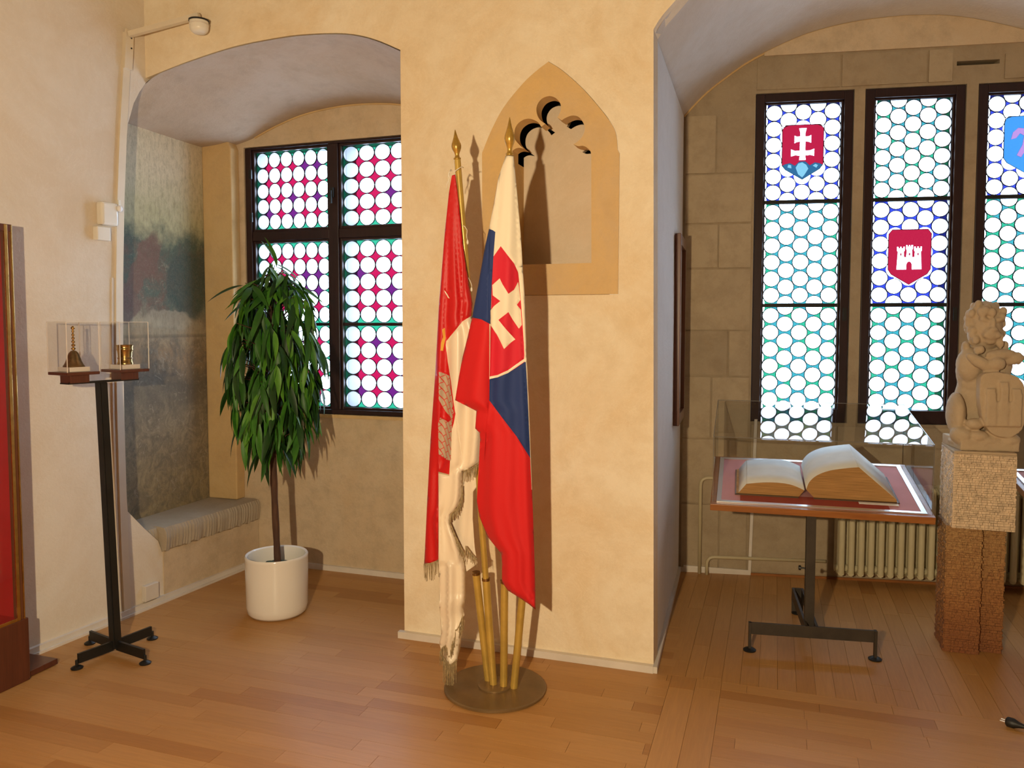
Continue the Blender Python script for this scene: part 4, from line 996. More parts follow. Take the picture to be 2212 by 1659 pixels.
# ---- potted tree
pc = Vector((-2.60, 3.66, 0))
pt = thing('planter', 'glossy white cylindrical planter holding the artificial tree', 'planter', pc)
k = .165
obj('pot', G().lathe([(.10, 0), (k * .90, .004), (k * .965, .018), (k, .05), (k * 1.015, .2), (k * 1.02, .315), (k * 1.03, .325), (k * 1.0, .332), (k * .94, .326), (k * .92, .30), (k * .92, .2)], pc, 64), 'potwhite', pt, world=True, smooth=True, autos=50)
tr = thing('artificial_tree', 'artificial tree with drooping dark green lance-shaped leaves in white pot', 'tree', (pc.x, pc.y, .2))
mo = G()
rr_ = [(0.0001, .285), (.05, .282), (.10, .262), (.125, .235), (.13, .21)]
mo.lathe(list(reversed(rr_)), pc, 32); mo.v = [v + Vector((0, 0, .008 * noise.noise(v * 40))) for v in mo.v]
obj('moss_mound', mo, 'moss', tr, world=True, smooth=True)
tk = [pc + Vector((.01 * math.sin(z * 5) - .008 * z, .006 * math.cos(z * 7), z)) for z in [.24 + i * .08 for i in range(20)]]
obj('trunk', G().tube(tk, [.0185 + .0015 * math.sin(i * 2.3) for i in range(14)] + [.015, .013, .011, .01, .008, .006], 12), 'bark', tr, world=True, smooth=True)
def leaf_mesh(i, L=.17, wd=.036):
    g = G(); n = 7; rows = []
    for k in range(n + 1):
        t = k / n; w_ = wd * .5 * (math.sin(math.pi * min(1, t * 1.02) ** .8) ** .8 if 0 < t < 1 else 0.02)
        x = L * t; z = -.22 * L * t * t
        rows.append([Vector((x, -w_, z + w_ * .35)), Vector((x, 0, z)), Vector((x, w_, z + w_ * .35))])
    g.grid(rows); me = g.mesh('leaf_%d' % i); me.materials.append(M['leaf%d' % (i % 4)])
    for p in me.polygons: p.use_smooth = True
    return me
LM = [leaf_mesh(i, *d) for i, d in enumerate([(.20, .037), (.18, .033), (.16, .035), (.20, .038), (.18, .030), (.19, .034), (.15, .032), (.18, .037)])]
rnd = random.Random(21)
leaves = []; twigs = G()
def crown_r(z):      # radius of the crown against height
    return interp([(.86, .08), (.97, .15), (1.08, .225), (1.22, .26), (1.47, .275), (1.62, .27), (1.73, .25), (1.85, .20), (1.91, .10)], z)
levels = [(1.91, 3, .3), (1.86, 9, .7), (1.81, 11, .85), (1.72, 13, .9), (1.60, 13, .9), (1.50, 13, .92), (1.40, 13, .93), (1.30, 13, .93), (1.20, 12, .93), (1.10, 10, .9), (1.01, 7, .8), (1.15, 6, .45), (1.35, 6, .45), (1.6, 6, .4)]
ccen = pc + Vector((.005, 0, 0))
for li, (z, n, fr) in enumerate(levels):
    for k in range(n):
        th = 2 * math.pi * (k + .5 * (li % 2) + rnd.uniform(-.2, .2)) / n
        rad = max(.02, crown_r(z) * fr * rnd.uniform(.70, 1.02) - .03); zz = z + rnd.uniform(-.03, .03)
        tip = ccen + Vector((math.cos(th) * rad, math.sin(th) * rad, zz)); trunkp = ccen + Vector((0, 0, zz - .10 - rad * .2))
        mid = trunkp.lerp(tip, .6) + Vector((0, 0, .03)); twigs.tube([trunkp, mid, tip], [.004, .003, .0022], 5)
        m = 6 if li else 5
        for j in range(m):
            a = th + rnd.uniform(-1.5, 1.5) if rad > .05 else rnd.uniform(0, 6.28)
            droop = rnd.uniform(.85, 1.45) if li > 2 else rnd.uniform(.25, 1.0)
            if li == 0 and k == 0 and j < 2: droop = -1.1
            leaves.append((tip + Vector((rnd.uniform(-.015, .015), rnd.uniform(-.015, .015), -.012 * j)), a, droop, rnd.uniform(-.6, .6), rnd.uniform(.8, 1.12), rnd.choice([0, 0, 1, 1, 3, 3, 4, 5, 7, 2, 6])))
obj('twigs', twigs, 'bark', tr, world=True)
def vis_leaf(L): return (L[0] - EYEP).length + .12 * (1 - 0)
leaves.sort(key=vis_leaf)
sg = {}
for n_, (p, a, droop, roll, sc, mi) in enumerate(leaves):
    mtx = Matrix.Translation(p) @ Euler((0, 0, a)).to_matrix().to_4x4() @ Matrix.Rotation(droop, 4, 'Y') @ Matrix.Rotation(roll, 4, 'X') @ Matrix.Scale(sc, 4)
    if n_ < 300:
        o = bpy.data.objects.new('leaf', LM[mi]); link(o, tr); o.matrix_basis = Matrix.Translation(-org(tr)) @ mtx
    else:
        me = LM[mi]; sg.setdefault('leaf%d' % (mi % 4), []).append(([mtx @ v.co for v in me.vertices], [tuple(q.vertices) for q in me.polygons]))
g = G(); ks = sorted(sg)
for i, k_ in enumerate(ks):
    for v, f in sg[k_]: g.add(v, f, i)
obj('rear_leaves', g, ks, tr, world=True, smooth=True, kind='stuff')

# ---- twin display stand
dc = zpl(250, 1412); dc.z = 0
ds = thing('display_stand', 'tall black steel stand on a cross foot carrying two clear cases', 'stand', dc)
ang = R(-11.5)
e_ = Vector((math.sin(-ang), math.cos(ang), 0)); e_ = Vector((.2, .98, 0)).normalized(); n_ = Vector((e_.y, -e_.x, 0))
db = dc.copy(); LEAN = _r * -.034; HZ = .022
q = math.atan2(-e_.x, e_.y)
def lean(g):
    for v in g.v: v += LEAN * max(0, min(1, v.z / 1.3))
    return g
obj('pole', lean(G().box((dc.x - .019, dc.y - .019, .03), (dc.x + .019, dc.y + .019, 1.302 + HZ), rot=q)), 'blacksteel', ds, world=True, bevel=.002)
obj('pole_fin', lean(G().box((dc.x + .021, dc.y - .016, .05), (dc.x + .027, dc.y + .016, 1.30 + HZ), rot=q, piv=(dc.x, dc.y, 0))), 'blacksteel', ds, world=True)
for fx, fy in ((169, 1443), (312, 1433), (327, 1381), (196, 1391)):
    p = zpl(fx, fy); d = (p - dc); d.z = 0; L = d.length; u = d / L; sdv = Vector((-u.y, u.x, 0)) * .006
    a, b = dc + u * .012, p
    g = G(); q = [a - sdv, b - sdv, b + sdv, a + sdv]; g.add([v + Vector((0, 0, .022)) for v in q] + [v + Vector((0, 0, .068)) for v in q], [(0, 3, 2, 1), (4, 5, 6, 7), (0, 1, 5, 4), (1, 2, 6, 5), (2, 3, 7, 6), (3, 0, 4, 7)])
    lg = obj('leg', g, 'blacksteel', ds, world=True)
    obj('foot', G().lathe([(.026, 0), (.027, .006), (.018, .012), (.007, .016), (.007, .04)], p + u * .006, 16), 'blacksteel', lg, world=True, smooth=True, autos=40)
q = math.atan2(-e_.x, e_.y)
dc = db + LEAN
def dbox(c, hx, hy, z0, z1, g=None): return (g or G()).box((c.x - hx, c.y - hy, z0 + HZ), (c.x + hx, c.y + hy, z1 + HZ), rot=q)
obj('crossbar', dbox(Vector((dc.x, dc.y, 0)), .035, .175, 1.302, 1.308).box((dc.x + .030, dc.y - .175, 1.302 + HZ), (dc.x + .036, dc.y + .175, 1.312 + HZ), rot=q, piv=(dc.x, dc.y, 0)), 'blacksteel', ds, world=True)
for s_ in (-1, 1): obj('spacer_block', dbox(dc + e_ * s_ * .125, .04, .045, 1.308, 1.345), 'cabwood', ds, world=True)
contents = []
for s_, lab in ((-1, 'clear acrylic case over a small brass hand bell, nearer the camera'), (1, 'clear acrylic case over a small bronze mortar cup')):
    c = dc + e_ * s_ * .128; zb_ = 1.345
    t = thing('acrylic_case', lab, 'display case', (c.x, c.y, zb_), 'acrylic cases on the black stand')
    h = .077; ztop = 1.588
    obj('base_plate', dbox(c, h, h, zb_, zb_ + .014), 'cabwood', t, world=True, bevel=.002)
    for dx, dy in ((1, 0), (-1, 0), (0, 1), (0, -1)):
        cc = c + n_ * dx * (h - .0015) + e_ * dy * (h - .0015)
        obj('side_pane', dbox(cc, .0015 if dx else h - .004, .0015 if dy else h - .004, zb_ + .014, ztop - .003), 'acryl', t, world=True)
    obj('top_pane', dbox(c, h - .003, h - .003, ztop - .003, ztop), 'acryl', t, world=True)
    g = G()
    for dx in (-1, 1):
        for dy in (-1, 1): dbox(c + n_ * dx * (h - .0012) + e_ * dy * (h - .0012), .0014, .0014, zb_ + .014, ztop, g)
    for d_ in (-1, 1):
        dbox(c + n_ * d_ * (h - .0008), .0009, h, ztop - .0012, ztop + .0006, g); dbox(c + e_ * d_ * (h - .0008), h, .0009, ztop - .0012, ztop + .0006, g)
    obj('edge', g, 'acryledge', t, world=True)
    obj('riser', dbox(c, .048, .048, zb_ + .0145, zb_ + .036), 'acryledge', t, world=True, bevel=.002)
    contents.append((c, zb_ + .0365 + HZ))
c, z = contents[0]
bl = thing('hand_bell', 'small brass hand bell with a beaded handle inside the nearer acrylic case', 'bell', (c.x, c.y, z))
obj('bell_cup', G().lathe([(.045, 0), (.046, .004), (.041, .010), (.034, .024), (.027, .045), (.021, .062), (.012, .072), (.006, .075)], (c.x, c.y, z), 28), 'bronze', bl, world=True, smooth=True, autos=50)
hp = [(.006, .073)]
for i in range(6):
    z0 = .076 + i * .016; r_ = .0095 - i * .0008; hp += [(.003, z0), (r_, z0 + .005), (r_, z0 + .009), (.003, z0 + .014)]
hp += [(.009, .176), (.008, .182), (.002, .188)]
obj('handle', G().lathe(hp, (c.x, c.y, z), 16), 'brass', bl, world=True, smooth=True)
c, z = contents[1]
mt = thing('mortar_cup', 'small flared bronze mortar cup inside the farther acrylic case', 'mortar', (c.x, c.y, z))
obj('cup', G().lathe([(.036, 0), (.037, .006), (.033, .012), (.0315, .03), (.033, .055), (.036, .068), (.0375, .070), (.0375, .076), (.036, .078), (.038, .090), (.040, .094), (.036, .095), (.031, .08), (.029, .03), (.001, .02)], (c.x, c.y, z), 32), 'brass', mt, world=True, smooth=True, autos=50)
obj('band', G().lathe([(.0338, .026), (.0345, .028), (.0345, .032), (.0338, .034)], (c.x, c.y, z), 32), 'bronze', mt, world=True, smooth=True)

# ---- show cabinet at the left edge
cy = 2.585; cxr = -3.16; cxw = -3.385; y0c = 1.15
cb = thing('show_cabinet', 'red-lined glazed show cabinet with brass edging and mahogany plinth', 'cabinet', ((cxr + cxw) / 2, (cy + y0c) / 2, 0))
obj('plinth', G().box((cxw, y0c, 0), (cxr, cy + .015, .285)), 'cabwood', cb, world=True, bevel=.004)
obj('back_panel', G().box((cxw, y0c, .29), (cxw + .02, cy, 2.03)), 'redcloth', cb, world=True)
obj('lining', G().box((cxw + .02, y0c, .287), (cxr - .02, cy - .02, .294)).box((cxw + .02, cy - .024, .294), (cxr - .034, cy - .018, 2.0)), 'redcloth', cb, world=True)
obj('front_pane', G().box((cxr - .006, y0c + .02, .30), (cxr - .002, cy - .034, 2.0)), 'glass', cb, world=True)
obj('corner_post', G().box((cxr - .032, cy - .032, .285), (cxr - .003, cy - .003, 2.03)), 'framewood', cb, world=True, bevel=.002)
obj('brass_edge', G().box((cxr - .004, cy - .040, .285), (cxr + .002, cy - .024, 2.03)).box((cxr - .034, cy - .005, .285), (cxr - .022, cy + .001, 2.03)).box((cxr - .004, y0c, .285), (cxr + .002, cy - .04, .300)).box((cxr - .006, cy - .008, .285), (cxr + .001, cy - .001, 2.03)), 'brass', cb, world=True, bevel=.0015)
obj('top_board', G().box((cxw, y0c, 2.0), (cxr, cy, 2.032)), 'cabwood', cb, world=True, bevel=.003)
obj('foot_plate', G().box((-3.36, cy + .015, .004), (-3.175, cy + .17, .03)), 'cabwood', cb, world=True, bevel=.002)
obj('price_card', G().box((-3.28, 2.38, .2945), (-3.21, 2.50, .298)), 'card', cb, world=True, label='small white card on the red lining')

# ---- wall fittings on the left wall
def lw(x, y, off=0.): 
    p = vpl(x, y, XL0, XL1); return p + Vector((ud.y, -ud.x, 0)) * off
def lwbox(g, y0, y1, z0, z1, d0, d1):    # box on the left wall: y range, z range, stand-off range
    nx = Vector((ud.y, -ud.x, 0)); A_ = Vector((XL0[0], XL0[1], 0)); q = []
    for d in (d0, d1):
        for (yy, zz) in ((y0, z0), (y1, z0), (y1, z1), (y0, z1)): q.append(A_ + ud * uy_(yy) + nx * d + Vector((0, 0, zz)))
    return g.add(q, [(0, 3, 2, 1), (4, 5, 6, 7), (0, 1, 5, 4), (1, 2, 6, 5), (2, 3, 7, 6), (3, 0, 4, 7)])
dt = thing('cable_duct', 'tall cream cable duct running up the left wall beside the window seat', 'cable duct', (-3.34, 3.33, 0))
def ribbon(px, wd, d0, d1):      # a flat strip fixed to the left wall, following the sighted run
    rows = []
    for x, y in px:
        c = lw(x, y, d0); nx_ = Vector((ud.y, -ud.x, 0)) * (d1 - d0); rows.append([c - ud * wd / 2, c - ud * wd / 2 + nx_, c + ud * wd / 2 + nx_, c + ud * wd / 2])
    g = G().grid(rows, close=True); n = len(rows) * 4; g.f += [(0, 1, 2, 3), (n - 1, n - 2, n - 3, n - 4)]; g.m += [0, 0]; return g
DP = [(273, 72), (268, 190), (262, 300), (257, 440), (254.5, 600), (254.5, 760), (257, 900), (261, 1040), (266, 1180), (272, 1318)]
obj('duct_cover', ribbon(DP, .045, 0, .014), 'duct', dt, world=True, fix=True)
for o_, w_ in ((-12.5, .012), (-5.5 - 3, .006)):
    obj('thin_cable', ribbon([(x + o_, y) for x, y in DP[4:]], w_, 0, .007), 'trim', dt, world=True, fix=True)
g = G(); lwbox(g, 3.352, 3.366, 2.21, 2.26, .0, .02); obj('duct_clip', g, 'cream', dt, world=True)
br = thing('detector_bracket', 'cream metal bracket arm reaching out from the top of the duct', 'bracket', (-3.33, 3.34, 2.9))
pa = lw(271, 76, .03); pdet = ypl(430, 34, 3.50)
g = G(); g.tube([pa, pdet], .019, 4); obj('arm', g, 'duct', br, world=True)
obj('wall_plate', ribbon([(273.5, 66), (272, 110), (270, 150)], .05, .0145, .026), 'duct', br, world=True, fix=True)
for yy in (84, 106): obj('screw', G().lathe([(.0045, 0), (.0045, .003)], lw(276, yy, .0262), 10, axis=(1, 0, 0)), 'black', br, world=True)
pd = ypl(430, 58, 3.49)
sd = thing('smoke_detector', 'round white smoke detector hanging from the bracket arm', 'smoke detector', pd)
obj('base', G().lathe([(.052, .026), (.052, .034), (.045, .036)], pd, 32), 'black', sd, world=True, smooth=True, autos=40)
obj('housing', G().lathe([(.015, -.036), (.030, -.033), (.043, -.022), (.047, -.010), (.048, .026)], pd, 36), 'cream', sd, world=True, smooth=True, autos=60)
obj('vent_band', G().lathe([(.0485, .008), (.0495, .009), (.0495, .013), (.0485, .014)], pd, 36), 'trim', sd, world=True)
ms = thing('motion_sensor', 'cream box-shaped motion sensor on the left wall', 'sensor', lw(238, 460))
g = G(); lwbox(g, 3.225, 3.325, 2.115, 2.235, 0, .05); obj('housing', g, 'cream', ms, world=True, bevel=.012)
ctr = lw(243, 452, .05); obj('lens', G().lathe([(.018, 0), (.016, .006), (.008, .010), (.001, .011)], ctr, 20, axis=(1, 0, 0)), 'card', ms, world=True, smooth=True)
jb_ = thing('junction_box', 'small white junction box just below the motion sensor', 'junction box', lw(226, 493))
g = G(); lwbox(g, 3.205, 3.285, 2.035, 2.105, 0, .035); obj('housing', g, 'cream', jb_, world=True, bevel=.004)
so = thing('wall_socket', 'small white socket box low on the wall under the window seat', 'socket', lw(320, 1300))
g = G(); lwbox(g, 3.45, 3.545, .045, .135, 0, .03); obj('housing', g, 'trim', so, world=True, bevel=.004)

# ---- picture on the pier flank
fp = thing('framed_picture', 'narrow wooden framed picture on the white pier flank, seen edge-on', 'picture', (-.56, 4.85, 1.6))
def flank(y, z, d): t = (y - 3.57) / 1.54; return Vector((lerp(-.507, -.572, t) + d, y, z))
def fl_box(g, y0, y1, z0, z1, d0, d1):
    return g.add([flank(y, z, d) for d in (d0, d1) for (y, z) in ((y0, z0), (y1, z0), (y1, z1), (y0, z1))], [(0, 3, 2, 1), (4, 5, 6, 7), (0, 1, 5, 4), (1, 2, 6, 5), (2, 3, 7, 6), (3, 0, 4, 7)])
g = G(); Y0p, Y1p, z0p, z1p = 4.52, 5.0, 1.02, 2.11
fl_box(g, Y0p, Y0p + .06, z0p, z1p, .002, .035); fl_box(g, Y1p - .06, Y1p, z0p, z1p, .002, .035); fl_box(g, Y0p + .06, Y1p - .06, z0p, z0p + .06, .002, .035); fl_box(g, Y0p + .06, Y1p - .06, z1p - .06, z1p, .002, .035)
obj('frame', g, 'framewood', fp, world=True, bevel=.003)
g = G(); fl_box(g, Y0p + .05, Y1p - .05, z0p + .05, z1p - .05, .002, .012); obj('sheet', g, 'paper', fp, world=True)

# ---- book table
FLc, FRc = ypl(1534, 1090, 4.0), ypl(2022, 1117, 4.04); BLc, BRc = ypl(1559, 990, 4.75), ypl(1972, 1000, 4.79)
FLc.z = FRc.z = (FLc.z + FRc.z) / 2; BLc.z = BRc.z = (BLc.z + BRc.z) / 2
ex = (FRc - FLc).normalized(); W_ = (FRc - FLc).length; mid_b = (BLc + BRc) / 2; mid_f = (FLc + FRc) / 2
ey = (mid_b - mid_f); ey -= ex * ey.dot(ex); D_ = ey.length; ey.normalize(); ez = ex.cross(ey)
def tl(u, v, h=0.): return FLc + ex * u + ey * v + ez * h
def tpl(x, y, h=0.):
    d = ray(x, y); o_ = FLc + ez * h; t = (o_ - EYEP).dot(ez) / d.dot(ez); p = EYEP + d * t - FLc; return p.dot(ex), p.dot(ey)
TM = Matrix.Translation(FLc) @ Matrix((ex, ey, ez)).transposed().to_4x4()
def tb(g, a, b, m=0): return g.box(a, b, m, mat=TM)
zt = FLc.z
pf = [zpl(1619, 1405), zpl(1890, 1425), zpl(1722, 1325)]
pcx = pf[0].lerp(pf[1], .5); pcx = Vector((lerp(pf[0].x, pf[1].x, .50), lerp(pf[0].y, pf[1].y, .5) + .13, 0))
def book_table(shift, label, glabel, full=True):
    T0 = Matrix.Translation(shift)
    def sh(g): g.v = [T0 @ v for v in g.v]; return g
    bt = thing('display_table', label, 'table', tuple(pcx + Vector(shift)))
    obj('edge_frame', sh(tb(tb(tb(tb(G(), (0, 0, -.034), (W_, .03, 0)), (0, D_ - .03, -.034), (W_, D_, 0)), (0, .03, -.034), (.03, D_ - .03, 0)), (W_ - .03, .03, -.034), (W_, D_ - .03, 0))), 'tablewood', bt, world=True, bevel=.002)
    obj('top_board', sh(tb(G(), (.03, .03, -.03), (W_ - .03, D_ - .03, -.004))), 'cabwood', bt, world=True)
    obj('felt', sh(tb(G(), (.03, .03, -.004), (W_ - .03, D_ - .03, .001))), 'sheenfelt', bt, world=True)
    g = G(); i_ = .03; s = .022
    tb(g, (i_, i_, .001), (W_ - i_, i_ + s, .006)); tb(g, (i_, D_ - i_ - s, .001), (W_ - i_, D_ - i_, .006)); tb(g, (i_, i_ + s, .001), (i_ + s, D_ - i_ - s, .006)); tb(g, (W_ - i_ - s, i_ + s, .001), (W_ - i_, D_ - i_ - s, .006))
    obj('metal_strip', sh(g), 'steelstrip', bt, world=True)
    # trestle
    g = G(); ax = (pf[1] - pf[0]); ax.z = 0; ax.normalize(); an = Vector((-ax.y, ax.x, 0)); rz = math.atan2(ax.y, ax.x)
    ztop = zt - .02; m_ = (pf[0] + pf[1]) / 2; pc0 = m_ + an * .02; hl = (pf[1] - pf[0]).length / 2
    pp = pc0 + an * .06
    zat = FLc.z + (pp.y - FLc.y) * ey.z / ey.y - .036
    obj('pole', sh(G().box((pp.x - .022, pp.y - .016, .10), (pp.x + .022, pp.y + .016, zat), rot=rz)), 'darksteel', bt, world=True, bevel=.002)
    obj('crossbar', sh(G().box((m_.x - hl, m_.y - .006, .085), (m_.x + hl, m_.y + .006, .142), rot=rz)), 'darksteel', bt, world=True, bevel=.001)
    for sgn in (-1, 1):
        e = m_ + ax * sgn * hl
        lg = obj('leg', sh(G().box((e.x - .006, e.y - .012, .014), (e.x + .006, e.y + .012, .142), rot=rz)), 'darksteel', bt, world=True)
        obj('foot', sh(G().lathe([(.030, 0), (.031, .006), (.02, .013), (.006, .016)], e, 18)), 'blacksteel', lg, world=True, smooth=True, autos=40)
    bk_ = pf[2]; L = (bk_ - m_); L.z = 0
    g = G(); u = L.normalized(); sd_ = Vector((-u.y, u.x, 0)) * .006
    for off in (-.024, .024):
        o_ = Vector((-u.y, u.x, 0)) * off; a, b = m_ + o_, bk_ + o_
        qv = [a - sd_, b - sd_, b + sd_, a + sd_]; g.add([v + Vector((0, 0, .085)) for v in qv] + [v + Vector((0, 0, .142)) for v in qv], [(0, 3, 2, 1), (4, 5, 6, 7), (0, 1, 5, 4), (1, 2, 6, 5), (2, 3, 7, 6), (3, 0, 4, 7)])
    obj('back_bar', sh(g), 'darksteel', bt, world=True)
    lg = obj('leg', sh(G().box((bk_.x - .03, bk_.y - .006, .014), (bk_.x + .03, bk_.y + .006, .142), rot=rz)), 'darksteel', bt, world=True)
    obj('foot', sh(G().lathe([(.030, 0), (.031, .006), (.02, .013), (.006, .016)], bk_, 18)), 'blacksteel', lg, world=True, smooth=True, autos=40)
    obj('bearer', sh(tb(G(), (W_ * .22, D_ * .42, -.062), (W_ * .78, D_ * .50, -.034))), 'darksteel', bt, world=True)
    obj('knob', sh(G().lathe([(.004, 0), (.004, .018), (.012, .020), (.012, .03), (.004, .032)], Vector((pp.x - .022, pp.y, .40)), 12, axis=(-1, 0, 0))), 'blacksteel', bt, world=True)
    # glass case
    H_ = .335
    gc = thing('glass_case', glabel, 'display case', tuple(tl(W_ / 2, D_ / 2, 0.006) + Vector(shift)))
    t = .004; i_ = .012
    up = Matrix.Translation(shift)
    zc = Vector((0, 0, 1))
    def cw(u, v, h): return FLc + ex * u + ey * v + zc * h + Vector(shift)
    def pane(name, c4, nrm):
        g = G(); nrm = nrm * t; g.add(c4 + [p + nrm for p in c4], [(0, 3, 2, 1), (4, 5, 6, 7), (0, 1, 5, 4), (1, 2, 6, 5), (2, 3, 7, 6), (3, 0, 4, 7)]); return obj(name, g, 'glass', gc, world=True, fix=True)
    a0, a1, b0, b1 = i_, W_ - i_, i_, D_ - i_
    pane('front_pane', [cw(a0, b0, .007), cw(a1, b0, .007), cw(a1, b0, H_ - t), cw(a0, b0, H_ - t)], Vector((ey.x, ey.y, 0)).normalized())
    pane('rear_pane', [cw(a0, b1 - t, .007), cw(a1, b1 - t, .007), cw(a1, b1 - t, H_ - t), cw(a0, b1 - t, H_ - t)], Vector((ey.x, ey.y, 0)).normalized())
    for nm, uu in (('left_pane', a0), ('right_pane', a1 - t)):
        pane('side_pane', [cw(uu, b0 + .005, .007), cw(uu, b1 - .005, .007), cw(uu, b1 - .005, H_ - t), cw(uu, b0 + .005, H_ - t)], ex)
    pane('top_pane', [cw(a0, b0, H_ - t), cw(a1, b0, H_ - t), cw(a1, b1, H_ - t), cw(a0, b1, H_ - t)], ez)
    g = G()
    for uu in (a0, a1):
        for vv in (b0, b1): g.tube([cw(uu, vv, .006), cw(uu, vv, H_)], .0022, 4)
    for vv in (b0, b1): g.tube([cw(a0, vv, H_), cw(a1, vv, H_)], .0022, 4)
    for uu in (a0, a1): g.tube([cw(uu, b0, H_), cw(uu, b1, H_)], .0022, 4)
    obj('edge', g, plain_edge, gc, world=True)
    return bt
plain_edge = plain('glass_edge', (.16, .15, .13), .15)
book_table((0, 0, 0), 'sloping display table with an orange-brown edge on a dark steel foot, under the open book', 'large clear glass case standing over the open book')
book_table((1.50, .10, 0), 'second display table, only its left corner showing behind the statue', 'second glass case at the right edge of the photo, behind the statue')
# open book
u0, v0 = tpl(1590, 1073); u1, v1 = tpl(1938, 1084); ug, vg = tpl(1732, 1075)
v0 = (v0 + v1) / 2 if abs(v0 - v1) < .2 else v0
bw = u1 - u0; ug = (ug - u0); BD = .46
bk = thing('open_book', 'huge old open book with blank-looking pages and tan page edges under glass', 'book', tuple(tl(u0 + ug, v0 + .2, .002)))
def bl_(u, v, h): return tl(u0 + u, v0 + v, h + .003)
def block_(prof, name, flare=0.):     # prof: (u, h) outline of the page block end, closed
    g = G(); F_ = [bl_(u, 0, h) for u, h in prof]; B_ = [bl_(u, BD, h) for u, h in prof]; n = len(prof)
    g.add(F_ + B_, [tuple(range(n - 1, -1, -1)), tuple(range(n, 2 * n))] + [(i, (i + 1) % n, n + (i + 1) % n, n + i) for i in range(n)])
    return obj(name, g, 'pageedge', bk, world=True, fix=True)
def fpl(x, y):       # sight line -> (u, h) in the plane of the book's front
    d = ray(x, y); o_ = bl_(0, 0, -.003); t = (o_ - EYEP).dot(ey) / d.dot(ey); p = EYEP + d * t - o_; return p.dot(ex), p.dot(ez)
BD = tpl(1606, 985, .09)[1] - v0
lt = smoothcurve([fpl(*p) for p in ((1612, 1046), (1650, 1043), (1685, 1044), (1712, 1049), (1738, 1060))], 6)
ug = fpl(1738, 1060)[0] + .004
lt = [(.012, .010)] + lt
block_([(.0, .006), ] + lt + [(ug - .03, .006)], 'left_pages')
rt_ = smoothcurve([fpl(*p) for p in ((1741, 1058), (1748, 1042), (1764, 1028), (1790, 1018), (1822, 1013), (1855, 1010))], 6) + [fpl(1936, 1080)]
block_([(ug + .04, .006)] + rt_ + [(bw - .005, .006)], 'right_pages')
def page(pts, name, lab=None, ov=.006):
    rows = [[bl_(u, v, h + .0015) for u, h in pts] for v in (-.004, BD * .33, BD * .66, BD + .004)]
    g = G().grid(rows); o = obj(name, g, 'paper', bk, world=True, smooth=True, label=lab); md = o.modifiers.new('s', 'SOLIDIFY'); md.thickness = .0012; return o
page(lt[1:], 'left_page')
page(rt_[:-1], 'right_page')
page(rt_[-2:], 'fore_edge_sheet')
page(lt[:2], 'fore_edge_sheet')
g = tb(G(), (u0 - .006, v0 - .006, .002), (u0 + ug - .03, v0 + BD + .006, .0075)); tb(g, (u0 + ug + .04, v0 - .006, .002), (u0 + bw + .006, v0 + BD + .006, .0075)); obj('cover', g, 'cover', bk, world=True)
g = G(); tb(g, (u0 - .02 + .04, .052, .0012), (u0 + bw - .05, v0 + .02, .0018)); tag(obj('red_cloth', g, 'redfelt', base=tuple(tl(.4, .06))), 'dark red cloth strip lying in front of the open book', 'cloth')
ca, cb_ = tpl(1855, 1088), tpl(1942, 1095)
g = G(); tb(g, (ca[0], ca[1] - .012, .0035), (cb_[0], ca[1] + .012, .0055)); tag(obj('caption_card', g, 'card', base=tuple(tl(ca[0], ca[1]))), 'small white caption card in front of the book', 'card')

# ---- pipes, conduit, radiator on the window wall
def rp_(x, y, d=.03): u, z = ru(x, y); return rw(u, z, d)
def elbow(pts, r, rad=.05, n=5):
    out = [pts[0]]
    for a, b, c in zip(pts, pts[1:], pts[2:]):
        d1, d2 = (a - b).normalized(), (c - b).normalized()
        for i in range(n + 1):
            t = i / n; out.append((b + d1 * rad).lerp(b, t).lerp(b.lerp(b + d2 * rad, t), t))
    out.append(pts[-1]); return out
z1h = ru(1541, 1031)[1]
tag(obj('heating_pipe', G().tube(elbow([rw(.13, 0, .03), rw(.13, z1h, .03), rw(.90, z1h, .03)], .011), .011, 10), 'pipe', smooth=True, base=tuple(rw(.13, 0, .03))), 'taller cream heating pipe rising from the floor then turning right', 'pipe')
tag(obj('heating_pipe', G().tube(elbow([rw(.175, 0, .045), rw(.175, .115, .045), rw(.895, .122, .045)], .011), .011, 10), 'pipe', smooth=True, base=tuple(rw(.175, 0, .045))), 'lower cream heating pipe bending just above the floor', 'pipe')
a = ru(1618, 1230); b = ru(1632, 905)
g = G(); g.add([rw(u, z, d) for d in (.012, .024) for (u, z) in ((a[0] - .009, a[1]), (a[0] + .009, a[1]), (b[0] + .009, b[1]), (b[0] - .009, b[1]))], [(0, 3, 2, 1), (4, 5, 6, 7), (0, 1, 5, 4), (1, 2, 6, 5), (2, 3, 7, 6), (3, 0, 4, 7)])
g.add([rw(u, z, d) for d in (.012, .024) for (u, z) in ((.03, .030), (a[0] + .009, .018), (a[0] + .009, .034), (.03, .046))], [(0, 3, 2, 1), (4, 5, 6, 7), (0, 1, 5, 4), (1, 2, 6, 5), (2, 3, 7, 6), (3, 0, 4, 7)])
tag(obj('cable_conduit', g, 'trim', fix=True, base=tuple(rw(a[0], .02, .015))), 'thin white cable conduit climbing the stone wall left of the first lancet', 'conduit')
rd = thing('radiator', 'cream ribbed cast iron radiator standing under the lancet windows', 'radiator', tuple(rw(1.6, .06, .09)))
